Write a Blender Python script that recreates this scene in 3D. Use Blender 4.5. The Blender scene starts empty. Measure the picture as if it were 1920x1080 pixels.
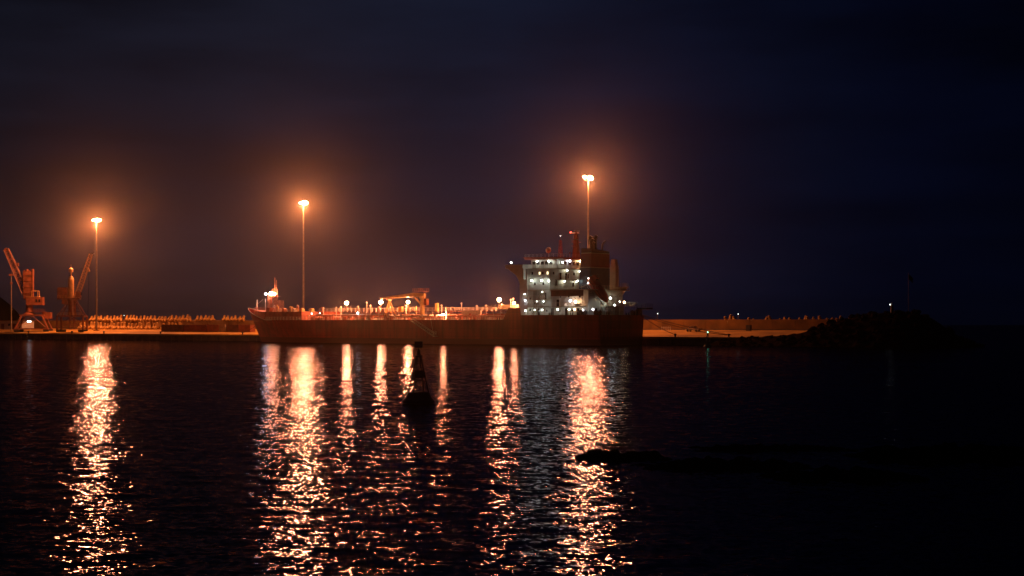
import bpy, math, random
import numpy as np
from mathutils import Vector, Matrix, noise
random.seed(7)
R = math.radians
scene = bpy.context.scene
col = scene.collection

# ------------------------------------------------------------------ camera
cam_d = bpy.data.cameras.new('camera')
cam = bpy.data.objects.new('camera', cam_d)
col.objects.link(cam)
cam.location = (0, 0, 6.0)
cam.rotation_euler = (R(90), 0, 0)
cam_d.lens = 60
cam_d.sensor_width = 36
cam_d.shift_y = 67 / 1920
cam_d.clip_start = 0.5
cam_d.clip_end = 20000
scene.camera = cam

# ------------------------------------------------------------------ render look
scene.render.engine = 'CYCLES'
scene.view_settings.view_transform = 'Standard'
scene.view_settings.look = 'None'
scene.view_settings.exposure = 0
scene.view_settings.gamma = 1
cy = scene.cycles
cy.use_denoising = True
cy.max_bounces = 6
cy.diffuse_bounces = 2
cy.glossy_bounces = 3
cy.volume_bounces = 0
cy.transparent_max_bounces = 8
cy.sample_clamp_indirect = 4
cy.sample_clamp_direct = 0
cy.use_adaptive_sampling = False
cy.use_light_tree = True
cy.caustics_reflective = False
cy.caustics_refractive = False

# ------------------------------------------------------------------ night sky
world = bpy.data.worlds.new('World')
scene.world = world
world.use_nodes = True
nt = world.node_tree
nt.nodes.clear()
def N(t, **k):
    n = nt.nodes.new(t)
    for a, b in k.items():
        setattr(n, a, b)
    return n
wo = N('ShaderNodeOutputWorld'); bg = N('ShaderNodeBackground')
sky = N('ShaderNodeTexSky', sky_type='NISHITA', sun_disc=False)
sky.sun_elevation = R(-7.5); sky.sun_rotation = R(-60)
tc = N('ShaderNodeTexCoord'); sx = N('ShaderNodeSeparateXYZ')
nt.links.new(tc.outputs['Generated'], sx.inputs[0])
mr = N('ShaderNodeMapRange'); mr.inputs[1].default_value = -.33; mr.inputs[2].default_value = .32
nt.links.new(sx.outputs[0], mr.inputs[0])
rmp = N('ShaderNodeValToRGB')
e = rmp.color_ramp.elements
e[0].position = 0; e[0].color = (.0042, .0052, .0105, 1)
e[1].position = 1; e[1].color = (.0003, .0008, .0040, 1)
for p, c in ((.3, (.0056, .0070, .0145)), (.5, (.0042, .0068, .0178)), (.68, (.0018, .0038, .0130)), (.85, (.0006, .0015, .0068))):
    q = e.new(p); q.color = c + (1,)
nt.links.new(mr.outputs[0], rmp.inputs[0])
mp = N('ShaderNodeMapping'); mp.inputs['Scale'].default_value = (3.0, 3.0, 16.0)
mp.inputs['Rotation'].default_value = (0, R(6), 0)
nt.links.new(tc.outputs['Generated'], mp.inputs[0])
nz = N('ShaderNodeTexNoise'); nz.inputs['Scale'].default_value = 1.6; nz.inputs['Detail'].default_value = 5
nz.inputs['Roughness'].default_value = .55
nt.links.new(mp.outputs[0], nz.inputs['Vector'])
cr = N('ShaderNodeMapRange'); cr.inputs[1].default_value = .3; cr.inputs[2].default_value = .7
cr.inputs[3].default_value = .6; cr.inputs[4].default_value = 1.38
nt.links.new(nz.outputs[0], cr.inputs[0])
mu = N('ShaderNodeVectorMath', operation='SCALE')
nt.links.new(rmp.outputs[0], mu.inputs[0]); nt.links.new(cr.outputs[0], mu.inputs['Scale'])
sk = N('ShaderNodeVectorMath', operation='SCALE'); sk.inputs['Scale'].default_value = .05
nt.links.new(sky.outputs[0], sk.inputs[0])
# warm lamp haze over the port, painted into the sky as a soft glow
def MT_(op, a, b=None):
    n = N('ShaderNodeMath', operation=op)
    for i, x in enumerate((a, b)):
        if x is None: continue
        if isinstance(x, (int, float)): n.inputs[i].default_value = x
        else: nt.links.new(x, n.inputs[i])
    return n.outputs[0]
gx = MT_('DIVIDE', MT_('ADD', sx.outputs[0], .13), .165); gz = MT_('DIVIDE', MT_('SUBTRACT', sx.outputs[2], .03), .062)
gg = MT_('POWER', 2.718, MT_('MULTIPLY', MT_('ADD', MT_('MULTIPLY', gx, gx), MT_('MULTIPLY', gz, gz)), -1.0))
gl_ = N('ShaderNodeVectorMath', operation='SCALE'); gl_.inputs[0].default_value = (.021, .0070, .0030); nt.links.new(gg, gl_.inputs['Scale'])
front = MT_('GREATER_THAN', sx.outputs[1], 0.0)
gf = N('ShaderNodeVectorMath', operation='SCALE'); nt.links.new(gl_.outputs[0], gf.inputs[0]); nt.links.new(front, gf.inputs['Scale'])
ad0 = N('ShaderNodeVectorMath', operation='ADD'); nt.links.new(mu.outputs[0], ad0.inputs[0]); nt.links.new(gf.outputs[0], ad0.inputs[1]); mu = ad0
ad = N('ShaderNodeVectorMath', operation='ADD')
nt.links.new(mu.outputs[0], ad.inputs[0]); nt.links.new(sk.outputs[0], ad.inputs[1])
nt.links.new(ad.outputs[0], bg.inputs[0]); bg.inputs[1].default_value = 1.0
nt.links.new(bg.outputs[0], wo.inputs[0])

WAVE_SLOPE = .057        # rms slope of the harbour waves
MAST_POWER = 230000      # high-mast sodium floodlights
HAZE_DENSITY = .00005

# ------------------------------------------------------------------ materials
def mat(name, colr, rough=.6, metal=0, var=.25, scale=1.5, bump=0, dirt=None):
    m = bpy.data.materials.new(name); m.use_nodes = True
    t = m.node_tree; b = t.nodes['Principled BSDF']
    b.inputs['Roughness'].default_value = rough; b.inputs['Metallic'].default_value = metal
    c = t.nodes.new('ShaderNodeTexCoord'); n = t.nodes.new('ShaderNodeTexNoise')
    n.inputs['Scale'].default_value = scale; n.inputs['Detail'].default_value = 5
    t.links.new(c.outputs['Object'], n.inputs['Vector'])
    r = t.nodes.new('ShaderNodeValToRGB'); r.color_ramp.elements[0].position = .3; r.color_ramp.elements[1].position = .7
    d = dirt or tuple(x * (1 - var * 1.6) for x in colr)
    r.color_ramp.elements[0].color = tuple(d) + (1,)
    r.color_ramp.elements[1].color = tuple(min(1, x * (1 + var * .5)) for x in colr) + (1,)
    t.links.new(n.outputs[0], r.inputs[0]); t.links.new(r.outputs[0], b.inputs['Base Color'])
    if bump:
        bp = t.nodes.new('ShaderNodeBump'); bp.inputs['Strength'].default_value = bump
        t.links.new(n.outputs[0], bp.inputs['Height']); t.links.new(bp.outputs[0], b.inputs['Normal'])
    return m

def matte(m):
    m.node_tree.nodes['Principled BSDF'].inputs['Specular IOR Level'].default_value = 0

def glow(name, colr, strength):
    """the luminous envelope of a lamp: it glows and lets the lamp's light through"""
    m = bpy.data.materials.new(name); m.use_nodes = True
    t = m.node_tree; t.nodes.clear()
    o = t.nodes.new('ShaderNodeOutputMaterial'); em = t.nodes.new('ShaderNodeEmission'); tr = t.nodes.new('ShaderNodeBsdfTransparent')
    a = t.nodes.new('ShaderNodeAddShader')
    em.inputs[0].default_value = tuple(colr) + (1,); em.inputs[1].default_value = strength
    t.links.new(em.outputs[0], a.inputs[0]); t.links.new(tr.outputs[0], a.inputs[1]); t.links.new(a.outputs[0], o.inputs[0])
    m.cycles.emission_sampling = 'NONE'
    return m

SOD = (1.0, .29, .115)       # sodium
WARM = (1.0, .55, .22)
WHITE = (.86, 1.0, .88)
COOL = (.80, .86, 1.0)
M = {}
def hull_material():
    m = mat('hull_paint', (.34, .018, .002), .5, 0, .3, .12)
    t = m.node_tree; b = t.nodes['Principled BSDF']; src = b.inputs['Base Color'].links[0].from_socket; L = t.links.new
    c = t.nodes.new('ShaderNodeTexCoord'); mp = t.nodes.new('ShaderNodeMapping'); mp.inputs['Scale'].default_value = (.9, .9, .06); L(c.outputs['Object'], mp.inputs[0])
    n = t.nodes.new('ShaderNodeTexNoise'); n.inputs['Scale'].default_value = 1; n.inputs['Detail'].default_value = 6; L(mp.outputs[0], n.inputs['Vector'])
    r = t.nodes.new('ShaderNodeMapRange'); r.inputs[1].default_value = .35; r.inputs[2].default_value = .75; r.inputs[3].default_value = 1.15; r.inputs[4].default_value = .45; L(n.outputs[0], r.inputs[0])
    br = t.nodes.new('ShaderNodeTexBrick'); mp2 = t.nodes.new('ShaderNodeMapping'); mp2.inputs['Rotation'].default_value = (R(90),0,0); L(c.outputs['Object'], mp2.inputs[0]); L(mp2.outputs[0], br.inputs['Vector'])
    br.inputs['Scale'].default_value = 1; br.inputs['Brick Width'].default_value = 9; br.inputs['Row Height'].default_value = 2.3; br.inputs['Mortar Size'].default_value = .05
    br.inputs['Color1'].default_value = (1,1,1,1); br.inputs['Color2'].default_value = (.86,.86,.86,1); br.inputs['Mortar'].default_value = (.6,.6,.6,1)
    s1 = t.nodes.new('ShaderNodeVectorMath'); s1.operation = 'SCALE'; L(src, s1.inputs[0]); L(r.outputs[0], s1.inputs['Scale'])
    s2 = t.nodes.new('ShaderNodeVectorMath'); s2.operation = 'MULTIPLY'; L(s1.outputs[0], s2.inputs[0]); L(br.outputs[0], s2.inputs[1])
    sp = t.nodes.new('ShaderNodeSeparateXYZ'); L(c.outputs['Object'], sp.inputs[0])
    z = t.nodes.new('ShaderNodeMapRange'); z.inputs[1].default_value = 1.55; z.inputs[2].default_value = 1.75; L(sp.outputs[2], z.inputs[0])
    mx = t.nodes.new('ShaderNodeMix'); mx.data_type = 'RGBA'; L(z.outputs[0], mx.inputs[0]); mx.inputs[6].default_value = (.11,.012,.004,1); L(s2.outputs[0], mx.inputs[7])
    L(mx.outputs[2], b.inputs['Base Color'])
    return m
M['hull'] = hull_material()
M['deck'] = mat('deck_paint', (.36, .09, .045), .7, 0, .3, .6)
M['white'] = mat('white_paint', (.46, .45, .40), .5, 0, .12, .5)
M['cream'] = mat('cream_paint', (.44, .38, .27), .5, 0, .15, .5)
M['rail'] = mat('rail_paint', (.82, .74, .60), .5, 0, .2, 2)
M['redrail'] = mat('red_rail_paint', (.55, .20, .12), .5, 0, .3, 2)
M['pipe'] = mat('pipe_paint', (.50, .20, .12), .5, 0, .35, 1)
M['pipew'] = mat('pale_pipe_paint', (.62, .55, .46), .45, 0, .2, 1)
M['red'] = mat('funnel_red', (.24, .018, .018), .45, 0, .15, .6)
M['blue'] = mat('funnel_blue', (.06, .10, .14), .45, 0, .15, .6)
M['black'] = mat('black_paint', (.006, .006, .007), .5, 0, .3, 1)
M['mast'] = mat('mast_red', (.50, .10, .06), .5, 0, .2, 1)
M['crane_y'] = mat('crane_yellow', (.85, .60, .22), .5, 0, .2, .8)
M['boat'] = mat('lifeboat_orange', (.55, .07, .02), .4, 0, .15, 1)
M['glass'] = mat('dark_glass', (.015, .017, .02), .1, 0, .1, 1)
M['quaytop'] = mat('quay_concrete', (.42, .22, .02), .85, 0, .35, .12)
M['quayface'] = mat('quay_face', (.09, .06, .045), .9, 0, .4, .4, .3)
M['conc'] = mat('breakwater_concrete', (.20, .095, .012), .9, 0, .35, .25, .2)
M['unit'] = mat('armour_concrete', (.50, .28, .06), .9, 0, .35, .7, .2)
M['rock'] = mat('dark_rock', (.022, .014, .011), .95, 0, .5, .8, .4)
M['reef'] = mat('wet_reef', (.008, .008, .009), .6, 0, .5, 1.5, .4)
M['hill'] = mat('hill_rock', (.012, .011, .010), 1, 0, .4, .05)
matte(M['rock']); matte(M['hill'])
M['reef'].node_tree.nodes['Principled BSDF'].inputs['Specular IOR Level'].default_value = 0
M['steel'] = mat('galvanised_steel', (.22, .17, .11), .45, .3, .2, 1)
M['cr1'] = mat('crane_rust', (.26, .08, .03), .55, 0, .4, .6)
M['cr2'] = mat('crane_ochre', (.55, .30, .10), .55, 0, .3, .6)
M['cr2d'] = mat('crane_red', (.17, .05, .025), .55, 0, .35, .6)
M['rubber'] = mat('black_rubber', (.02, .02, .02), .9, 0, .2, 2)
M['box_red'] = mat('container_red', (.20, .035, .020), .55, 0, .3, .6)
M['box_brown'] = mat('container_brown', (.13, .045, .025), .55, 0, .3, .6)
M['box_sand'] = mat('container_sand', (.36, .25, .15), .55, 0, .25, .6)
M['box_rust'] = mat('container_rust', (.28, .07, .03), .55, 0, .3, .6)
M['rope'] = mat('mooring_rope', (.10, .075, .05), .9, 0, .3, 4)
M['buoy'] = mat('buoy_paint', (.030, .010, .008), .6, 0, .4, 2)
M['green'] = mat('green_paint', (.01, .05, .025), .6, 0, .3, 2)
M['flag'] = mat('flag_cloth', (.02, .015, .012), .9, 0, .3, 2)
M['e_sod'] = glow('sodium_glow', (1, .62, .30), 26)
M['e_warm'] = glow('warm_glow', (1, .66, .32), 22)
M['e_white'] = glow('white_glow', (.92, 1, .90), 9)
M['e_cool'] = glow('cool_glow', (.88, .90, 1), 9)
M['e_red'] = glow('red_glow', (1, .05, .04), 5)
M['e_mark'] = glow('marker_glow', (.9, 1, .9), 3)
M['e_green'] = glow('green_glow', (.25, 1, .6), 4)
M['e_win'] = glow('lit_window', (1, .80, .42), 1.6)

# ------------------------------------------------------------------ mesh helpers
class MB:
    def __init__(s): s.v = []; s.f = []
    def add(s, vs, fs):
        o = len(s.v); s.v += [tuple(x) for x in vs]; s.f += [tuple(i + o for i in f) for f in fs]
        return s
    def box(s, x0, x1, y0, y1, z0, z1):
        return s.add([(x0,y0,z0),(x1,y0,z0),(x1,y1,z0),(x0,y1,z0),(x0,y0,z1),(x1,y0,z1),(x1,y1,z1),(x0,y1,z1)],
              [(0,3,2,1),(4,5,6,7),(0,1,5,4),(1,2,6,5),(2,3,7,6),(3,0,4,7)])
    def frustum(s, a, b):     # a,b = (x0,x1,y0,y1,z)
        return s.add([(a[0],a[2],a[4]),(a[1],a[2],a[4]),(a[1],a[3],a[4]),(a[0],a[3],a[4]),
                      (b[0],b[2],b[4]),(b[1],b[2],b[4]),(b[1],b[3],b[4]),(b[0],b[3],b[4])],
              [(0,3,2,1),(4,5,6,7),(0,1,5,4),(1,2,6,5),(2,3,7,6),(3,0,4,7)])
    def tube(s, p, q, r, r2=None, n=6):
        p = Vector(p); q = Vector(q); d = q - p
        if d.length < 1e-6: return s
        r2 = r if r2 is None else r2
        z = d.normalized(); a = Vector((0,0,1)) if abs(z.z) < .9 else Vector((1,0,0))
        u = z.cross(a).normalized(); w = z.cross(u)
        vs = []
        for c, rr in ((p, r), (q, r2)):
            for i in range(n):
                t = 2*math.pi*i/n + math.pi/n
                vs.append(c + (u*math.cos(t) + w*math.sin(t))*rr)
        fs = [(i, (i+1)%n, n+(i+1)%n, n+i) for i in range(n)] + [tuple(range(n))[::-1], tuple(range(n, 2*n))]
        return s.add(vs, fs)
    def path(s, pts, r, n=6):
        for a, b in zip(pts, pts[1:]): s.tube(a, b, r, n=n)
        return s
    def ball(s, c, r, n=8, m=6, sc=(1,1,1)):
        vs = [(c[0], c[1], c[2] - r*sc[2])]
        for j in range(1, m):
            a = math.pi*j/m
            for i in range(n):
                t = 2*math.pi*i/n
                vs.append((c[0]+r*sc[0]*math.sin(a)*math.cos(t), c[1]+r*sc[1]*math.sin(a)*math.sin(t), c[2]-r*sc[2]*math.cos(a)))
        vs.append((c[0], c[1], c[2] + r*sc[2])); L = len(vs)-1
        fs = [(0, 1+(i+1)%n, 1+i) for i in range(n)]
        for j in range(m-2):
            for i in range(n):
                a = 1+j*n+i; b = 1+j*n+(i+1)%n
                fs.append((a, b, b+n, a+n))
        fs += [(L, L-n+i, L-n+(i+1)%n) for i in range(n)]
        return s.add(vs, fs)
    def lathe(s, prof, c=(0,0), n=12):
        vs = []; 
        for r, z in prof:
            for i in range(n):
                t = 2*math.pi*i/n; vs.append((c[0]+r*math.cos(t), c[1]+r*math.sin(t), z))
        fs = []
        for j in range(len(prof)-1):
            for i in range(n):
                a = j*n+i; b = j*n+(i+1)%n; fs.append((a, b, b+n, a+n))
        fs.append(tuple(range(n))[::-1]); fs.append(tuple(range((len(prof)-1)*n, len(prof)*n)))
        return s.add(vs, fs)
    def prism(s, pts, y0, y1):   # polygon in x,z extruded along y
        n = len(pts)
        vs = [(x, y0, z) for x, z in pts] + [(x, y1, z) for x, z in pts]
        return s.add(vs, [tuple(range(n)), tuple(range(n, 2*n))[::-1]] + [(i, n+i, n+(i+1)%n, (i+1)%n) for i in range(n)])
    def rail(s, pts, h=1.1, step=1.5, r=.035, bars=3):
        for a, b in zip(pts, pts[1:]):
            a = Vector(a); b = Vector(b); L = (b-a).length; n = max(1, round(L/step))
            for i in range(n+1):
                p = a.lerp(b, i/n); s.tube(p, p+Vector((0,0,h)), r, n=4)
            for k in range(bars):
                z = Vector((0,0,h*(k+1)/bars)); s.tube(a+z, b+z, r, n=4)
        return s
    def truss(s, p, q, w, h, n, r, w2=None, h2=None, up=(0,0,1)):
        p = Vector(p); q = Vector(q); z = (q-p).normalized()
        u = z.cross(Vector(up)).normalized() if abs(z.dot(Vector(up))) < .99 else Vector((1,0,0)); v = u.cross(z)
        w2 = w if w2 is None else w2; h2 = h if h2 is None else h2
        rows = []
        for i in range(n+1):
            t = i/n; c = p.lerp(q, t); ww = (w+(w2-w)*t)/2; hh = (h+(h2-h)*t)/2
            rows.append([c+u*ww+v*hh, c-u*ww+v*hh, c-u*ww-v*hh, c+u*ww-v*hh])
        for k in range(4): s.tube(rows[0][k], rows[-1][k], r, n=5)
        for i in range(n+1):
            for k in range(4):
                s.tube(rows[i][k], rows[i][(k+1)%4], r*.55, n=4)
                if i < n: s.tube(rows[i][k], rows[i+1][(k+1)%4], r*.55, n=4)
        return s
    def build(s, name, m, parent=None, loc=None, smooth=False):
        me = bpy.data.meshes.new(name); me.from_pydata(s.v, [], s.f); me.materials.append(m); me.update()
        if smooth:
            for p in me.polygons: p.use_smooth = True
        o = bpy.data.objects.new(name, me); col.objects.link(o)
        if parent: o.parent = parent
        if loc: o.location = loc
        return o

def empty(name, loc=(0,0,0), rz=0):
    o = bpy.data.objects.new(name, None); col.objects.link(o); o.location = loc; o.rotation_euler = (0,0,rz); o.empty_display_size = .5
    return o
def tag(o, label=None, cat=None, group=None, kind=None):
    if label: o['label'] = label
    if cat: o['category'] = cat
    if group: o['group'] = group
    if kind: o['kind'] = kind
    return o
def light(name, loc, colr, power, radius, parent):
    d = bpy.data.lights.new(name, 'POINT'); d.color = colr; d.energy = power; d.shadow_soft_size = radius
    o = bpy.data.objects.new(name, d); col.objects.link(o); o.location = loc; o.parent = parent
    return o
def copy_tree(o, parent=None):
    c = o.copy(); col.objects.link(c)
    if parent: c.parent = parent
    for ch in [x for x in bpy.data.objects if x.parent == o]:
        copy_tree(ch, c)
    return c

F = Vector((-.788, .616, 0)); SD = Vector((.616, .788, 0)); P0 = Vector((23.7, 468.3, 0))
HEAD = math.atan2(.616, -.788)
def Q(s, w, z=0):          # harbour frame: s metres along the quay from the ship's stern, w metres in from the quay edge
    return P0 + F*s + SD*(24+w) + Vector((0,0,z))
def ground(w): return 2.2 + .06*w

# ------------------------------------------------------------------ water
def build_water():
    mb = MB(); mb.add([(-7000,-300,-.3),(7000,-300,-.3),(7000,8000,-.3),(-7000,8000,-.3)], [(0,1,2,3)])
    m = bpy.data.materials.new('harbour_water'); m.use_nodes = True
    t = m.node_tree; t.nodes.clear(); L = t.links.new
    o = t.nodes.new('ShaderNodeOutputMaterial'); gl = t.nodes.new('ShaderNodeBsdfGlossy'); gl.distribution = 'BECKMANN'
    gl.inputs['Roughness'].default_value = .085; gl.inputs['Color'].default_value = (.32, .315, .38, 1)
    df = t.nodes.new('ShaderNodeBsdfDiffuse'); df.inputs['Color'].default_value = (.001, .002, .004, 1)
    fr = t.nodes.new('ShaderNodeFresnel'); fr.inputs['IOR'].default_value = 1.33
    mx = t.nodes.new('ShaderNodeMixShader'); L(fr.outputs[0], mx.inputs[0]); L(df.outputs[0], mx.inputs[1]); L(gl.outputs[0], mx.inputs[2]); L(mx.outputs[0], o.inputs[0])
    c = t.nodes.new('ShaderNodeTexCoord')
    def VM(op, a, bb=None, sc=None):
        n = t.nodes.new('ShaderNodeVectorMath'); n.operation = op; L(a, n.inputs[0])
        if bb is not None:
            if isinstance(bb, tuple): n.inputs[1].default_value = bb
            else: L(bb, n.inputs[1])
        if sc is not None: n.inputs['Scale'].default_value = sc
        return n.outputs[0]
    tot = None
    # slope field: three wave scales, crests a little longer than they are deep
    for sx_, sy_, det, amp, off in ((1.8, 2.2, 0.0, (.11, .15, 0), 0), (4.6, 5.0, 0.0, (.20, .25, 0), 90), (1.5, .45, 0.0, (.08, .12, 0), 140)):
        mp = t.nodes.new('ShaderNodeMapping'); mp.inputs['Scale'].default_value = (sx_, sy_, 1); mp.inputs['Location'].default_value = (off, off*1.7, 0)
        mp.inputs['Rotation'].default_value = (0, 0, R(3 if off else -5))
        L(c.outputs['Object'], mp.inputs[0])
        n = t.nodes.new('ShaderNodeTexNoise'); n.noise_dimensions = '2D'; n.inputs['Scale'].default_value = 1; n.inputs['Detail'].default_value = det
        n.inputs['Distortion'].default_value = 0
        L(mp.outputs[0], n.inputs['Vector'])
        d = VM('SUBTRACT', n.outputs['Color'], (.5,.5,.5)); d = VM('MULTIPLY', d, amp)
        tot = d if tot is None else VM('ADD', tot, d)
    # gusts: calmer and rougher patches
    mp = t.nodes.new('ShaderNodeMapping'); mp.inputs['Scale'].default_value = (.012, .05, 1)
    L(c.outputs['Object'], mp.inputs[0])
    n = t.nodes.new('ShaderNodeTexNoise'); n.noise_dimensions = '2D'; n.inputs['Detail'].default_value = 3; n.inputs['Scale'].default_value = 1
    L(mp.outputs[0], n.inputs['Vector'])
    g = t.nodes.new('ShaderNodeMapRange'); g.inputs[1].default_value = .3; g.inputs[2].default_value = .7; g.inputs[3].default_value = .75; g.inputs[4].default_value = 1.2
    L(n.outputs[0], g.inputs[0])
    v = t.nodes.new('ShaderNodeVectorMath'); v.operation = 'SCALE'; L(tot, v.inputs[0]); L(g.outputs[0], v.inputs['Scale'])
    ge = t.nodes.new('ShaderNodeNewGeometry')
    nn = VM('NORMALIZE', VM('ADD', v.outputs[0], ge.outputs['Normal']))
    L(nn, gl.inputs['Normal']); L(nn, fr.inputs['Normal'])
    tag(mb.build('water', m), kind='structure')
    # real waves in the basin between the camera and the quay, finer where they are nearer
    rng = np.random.default_rng(4)
    q = .0015; nr = int(math.log(760/38)/q); nc = 1500
    D = 38*np.exp(q*np.arange(nr)); U = np.linspace(-.58, .58, nc)
    Y = np.repeat(D[:,None], nc, 1); X = D[:,None]*U[None,:]
    Z = np.zeros_like(X); dY = D*q
    K = 72
    lam = np.exp(rng.uniform(math.log(.28), math.log(2.8), K)); th = rng.uniform(-1.35, 1.35, K) + .1; ph = rng.uniform(0, 6.28, K)
    for l, a, p in zip(lam, th, ph):
        k = 2*math.pi/l; wt = np.clip(l/np.maximum(dY, D*1.16/nc)/3-.8, 0, 1)
        amp = WAVE_SLOPE*math.sqrt(2/K)/k*(1.0 if l < 2.5 else .7)
        Z += (amp*wt)[:,None]*np.sin(k*(X*math.sin(a)+Y*math.cos(a))+p)
    co = np.stack([X, Y, Z], -1).reshape(-1, 3).astype(np.float32)
    idx = np.arange(nr*nc).reshape(nr, nc)
    qd = np.stack([idx[:-1,:-1], idx[:-1,1:], idx[1:,1:], idx[1:,:-1]], -1).reshape(-1, 4).astype(np.int32)
    me = bpy.data.meshes.new('water'); n = len(qd)
    me.vertices.add(len(co)); me.vertices.foreach_set('co', co.ravel())
    me.loops.add(n*4); me.loops.foreach_set('vertex_index', qd.ravel())
    me.polygons.add(n); me.polygons.foreach_set('loop_start', np.arange(0, n*4, 4, dtype=np.int32))
    me.polygons.foreach_set('use_smooth', np.ones(n, dtype=bool))
    me.update(calc_edges=True); me.materials.append(m)
    o = bpy.data.objects.new('water', me); col.objects.link(o); tag(o, kind='structure')
build_water()

# ------------------------------------------------------------------ quay, breakwater wall
def build_quay():
    S0, S1 = -52, 420
    def strip(s0, s1, w0, w1, zf0, zf1, m, name, n=24):
        mb = MB(); vs = []; fs = []
        for i in range(n+1):
            s = s0+(s1-s0)*i/n
            vs += [Q(s, w0, zf0), Q(s, w1, zf1)]
        for i in range(n): fs.append((2*i, 2*i+1, 2*i+3, 2*i+2))
        mb.add(vs, fs); return mb
    mb = MB()
    a = [Q(S0,0,2.2), Q(S1,0,2.2), Q(S1,70,ground(32)), Q(S0,70,ground(32)), Q(S0,32,ground(32)), Q(S1,32,ground(32))]
    mb.add([Q(S0,0,2.2),Q(S1,0,2.2),Q(S1,32,ground(32)),Q(S0,32,ground(32))],[(3,2,1,0)])
    mb.add([Q(S0,32,ground(32)),Q(S1,32,ground(32)),Q(S1,60,ground(32)),Q(S0,60,ground(32)),Q(S1,66,-2),Q(S0,66,-2)],[(3,2,1,0),(5,4,2,3)])
    tag(mb.build('quay_apron', M['quaytop']), kind='structure')
    mb = MB()
    mb.add([Q(S0,0,-3),Q(S1,0,-3),Q(S1,0,1.9),Q(S0,0,1.9)],[(0,1,2,3)])
    mb.add([Q(S0,0,-3),Q(S0,66,-3),Q(S0,60,ground(32)-.01),Q(S0,32,ground(32)-.01),Q(S0,0,2.19)],[(0,1,2,3,4)])
    for i in range(0, 118):      # pile joints of the quay face
        s = S0+i*4
        p, q, r_, t_ = Q(s,-.18,-3), Q(s+.5,-.18,-3), Q(s+.5,-.18,1.85), Q(s,-.18,1.85)
        p2, q2, r2, t2 = Q(s,.05,-3), Q(s+.5,.05,-3), Q(s+.5,.05,1.85), Q(s,.05,1.85)
        mb.add([p,q,r_,t_,p2,q2,r2,t2],[(0,1,2,3),(4,5,1,0),(7,3,2,6),(0,3,7,4),(1,5,6,2)])
    tag(mb.build('quay_face', M['quayface']), kind='structure')
    mb = MB()                    # capping beam along the edge
    vs = []
    for s in (S0, S1): vs += [Q(s,-.35,1.8),Q(s,.5,1.8),Q(s,.5,2.32),Q(s,-.35,2.30)]
    mb.add(vs,[(0,1,2,3),(7,6,5,4),(0,4,5,1),(1,5,6,2),(2,6,7,3),(3,7,4,0)])
    tag(mb.build('quay_edge', M['quaytop']), kind='structure')
build_quay()

def build_wall():
    root = empty('breakwater_wall', Q(100,33,ground(32)), HEAD)
    tag(root, 'long low concrete breakwater wall along the back of the quay, with sloping foot', 'breakwater')
    # wall local x = along s, local -y = away from the water
    mb = MB()
    s = -160
    while s < 300:
        L = 7.6
        h = 3.15 if s+100 < 200 else 3.25
        mb.box(s, s+L-.06, -3.2, 0, -1, h)
        s += L
    mb.build('wall', M['conc'], root)
    mb = MB(); mb.box(-160, 300, .0, 1.3, -1, .34)
    mb.build('footing', M['quayface'], root)
build_wall()

# ------------------------------------------------------------------ armour units (tetrapods)
def tetra_mesh(H):
    mb = MB(); k = H
    mb.tube((0,0,.38*k), (0,0,k), .26*k, .17*k, n=10)
    mb.ball((0,0,k), .17*k, 10, 4, (1,1,.5))
    for i in range(3):
        a = 2*math.pi*i/3+.4
        mb.tube((0,0,.42*k), (.52*k*math.cos(a), .52*k*math.sin(a), .13*k), .25*k, .16*k, n=8)
    return mb
t_small = tetra_mesh(2.15).build('concrete_armour_unit', M['unit'])
t_big = tetra_mesh(2.6).build('concrete_armour_unit', M['unit'])
first = {'a': True, 'b': True}
def put_unit(src, key, p, rz, tilt, label, group):
    if first[key]: o = src; first[key] = False
    else:
        o = src.copy(); col.objects.link(o)
    k = random.uniform(.86, 1.12); o.scale = (k, k, k*random.uniform(.92, 1.06))
    o.location = p; o.rotation_euler = (tilt[0], tilt[1], rz)
    tag(o, label, 'armour unit', group)
s = 202.5; i = 0
while s < 292:
    if i not in (6, 7, 13, 33):
        put_unit(t_small, 'a', Q(s, 33.2+random.uniform(-.2,.2), 7.0), HEAD+random.uniform(0,2), (random.uniform(-.1,.1), -.16+random.uniform(-.14,.1)),
                 'concrete armour unit with upright leg in the upper row on top of the breakwater wall', 'armour units lined up on the breakwater')
    s += 2.05+random.uniform(-.12,.16); i += 1
s = 230; i = 0
while s < 290:
    if i not in (5,):
        put_unit(t_big, 'b', Q(s, 26.5+random.uniform(-.4,.4), ground(26.5)-.05), HEAD+random.uniform(0,2), (random.uniform(-.08,.08), random.uniform(-.12,.12)),
                 'larger concrete armour unit standing in the lower row at the foot of the breakwater wall', 'armour units standing on the quay')
    s += 2.15+random.uniform(-.2,.2); i += 1
for k in range(27):
    s = -4-k*1.75+random.uniform(-.5,.5)
    if k in (3, 7, 11): continue
    h0 = 6.0+random.uniform(-.35,.35)
    put_unit(t_small, 'a', Q(s, 37.2, h0), random.uniform(0,6), (random.uniform(-.5,.5), random.uniform(-.5,.5)),
             'brown concrete armour unit showing its top above the wall aft of the ship', 'armour units behind the wall')
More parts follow.
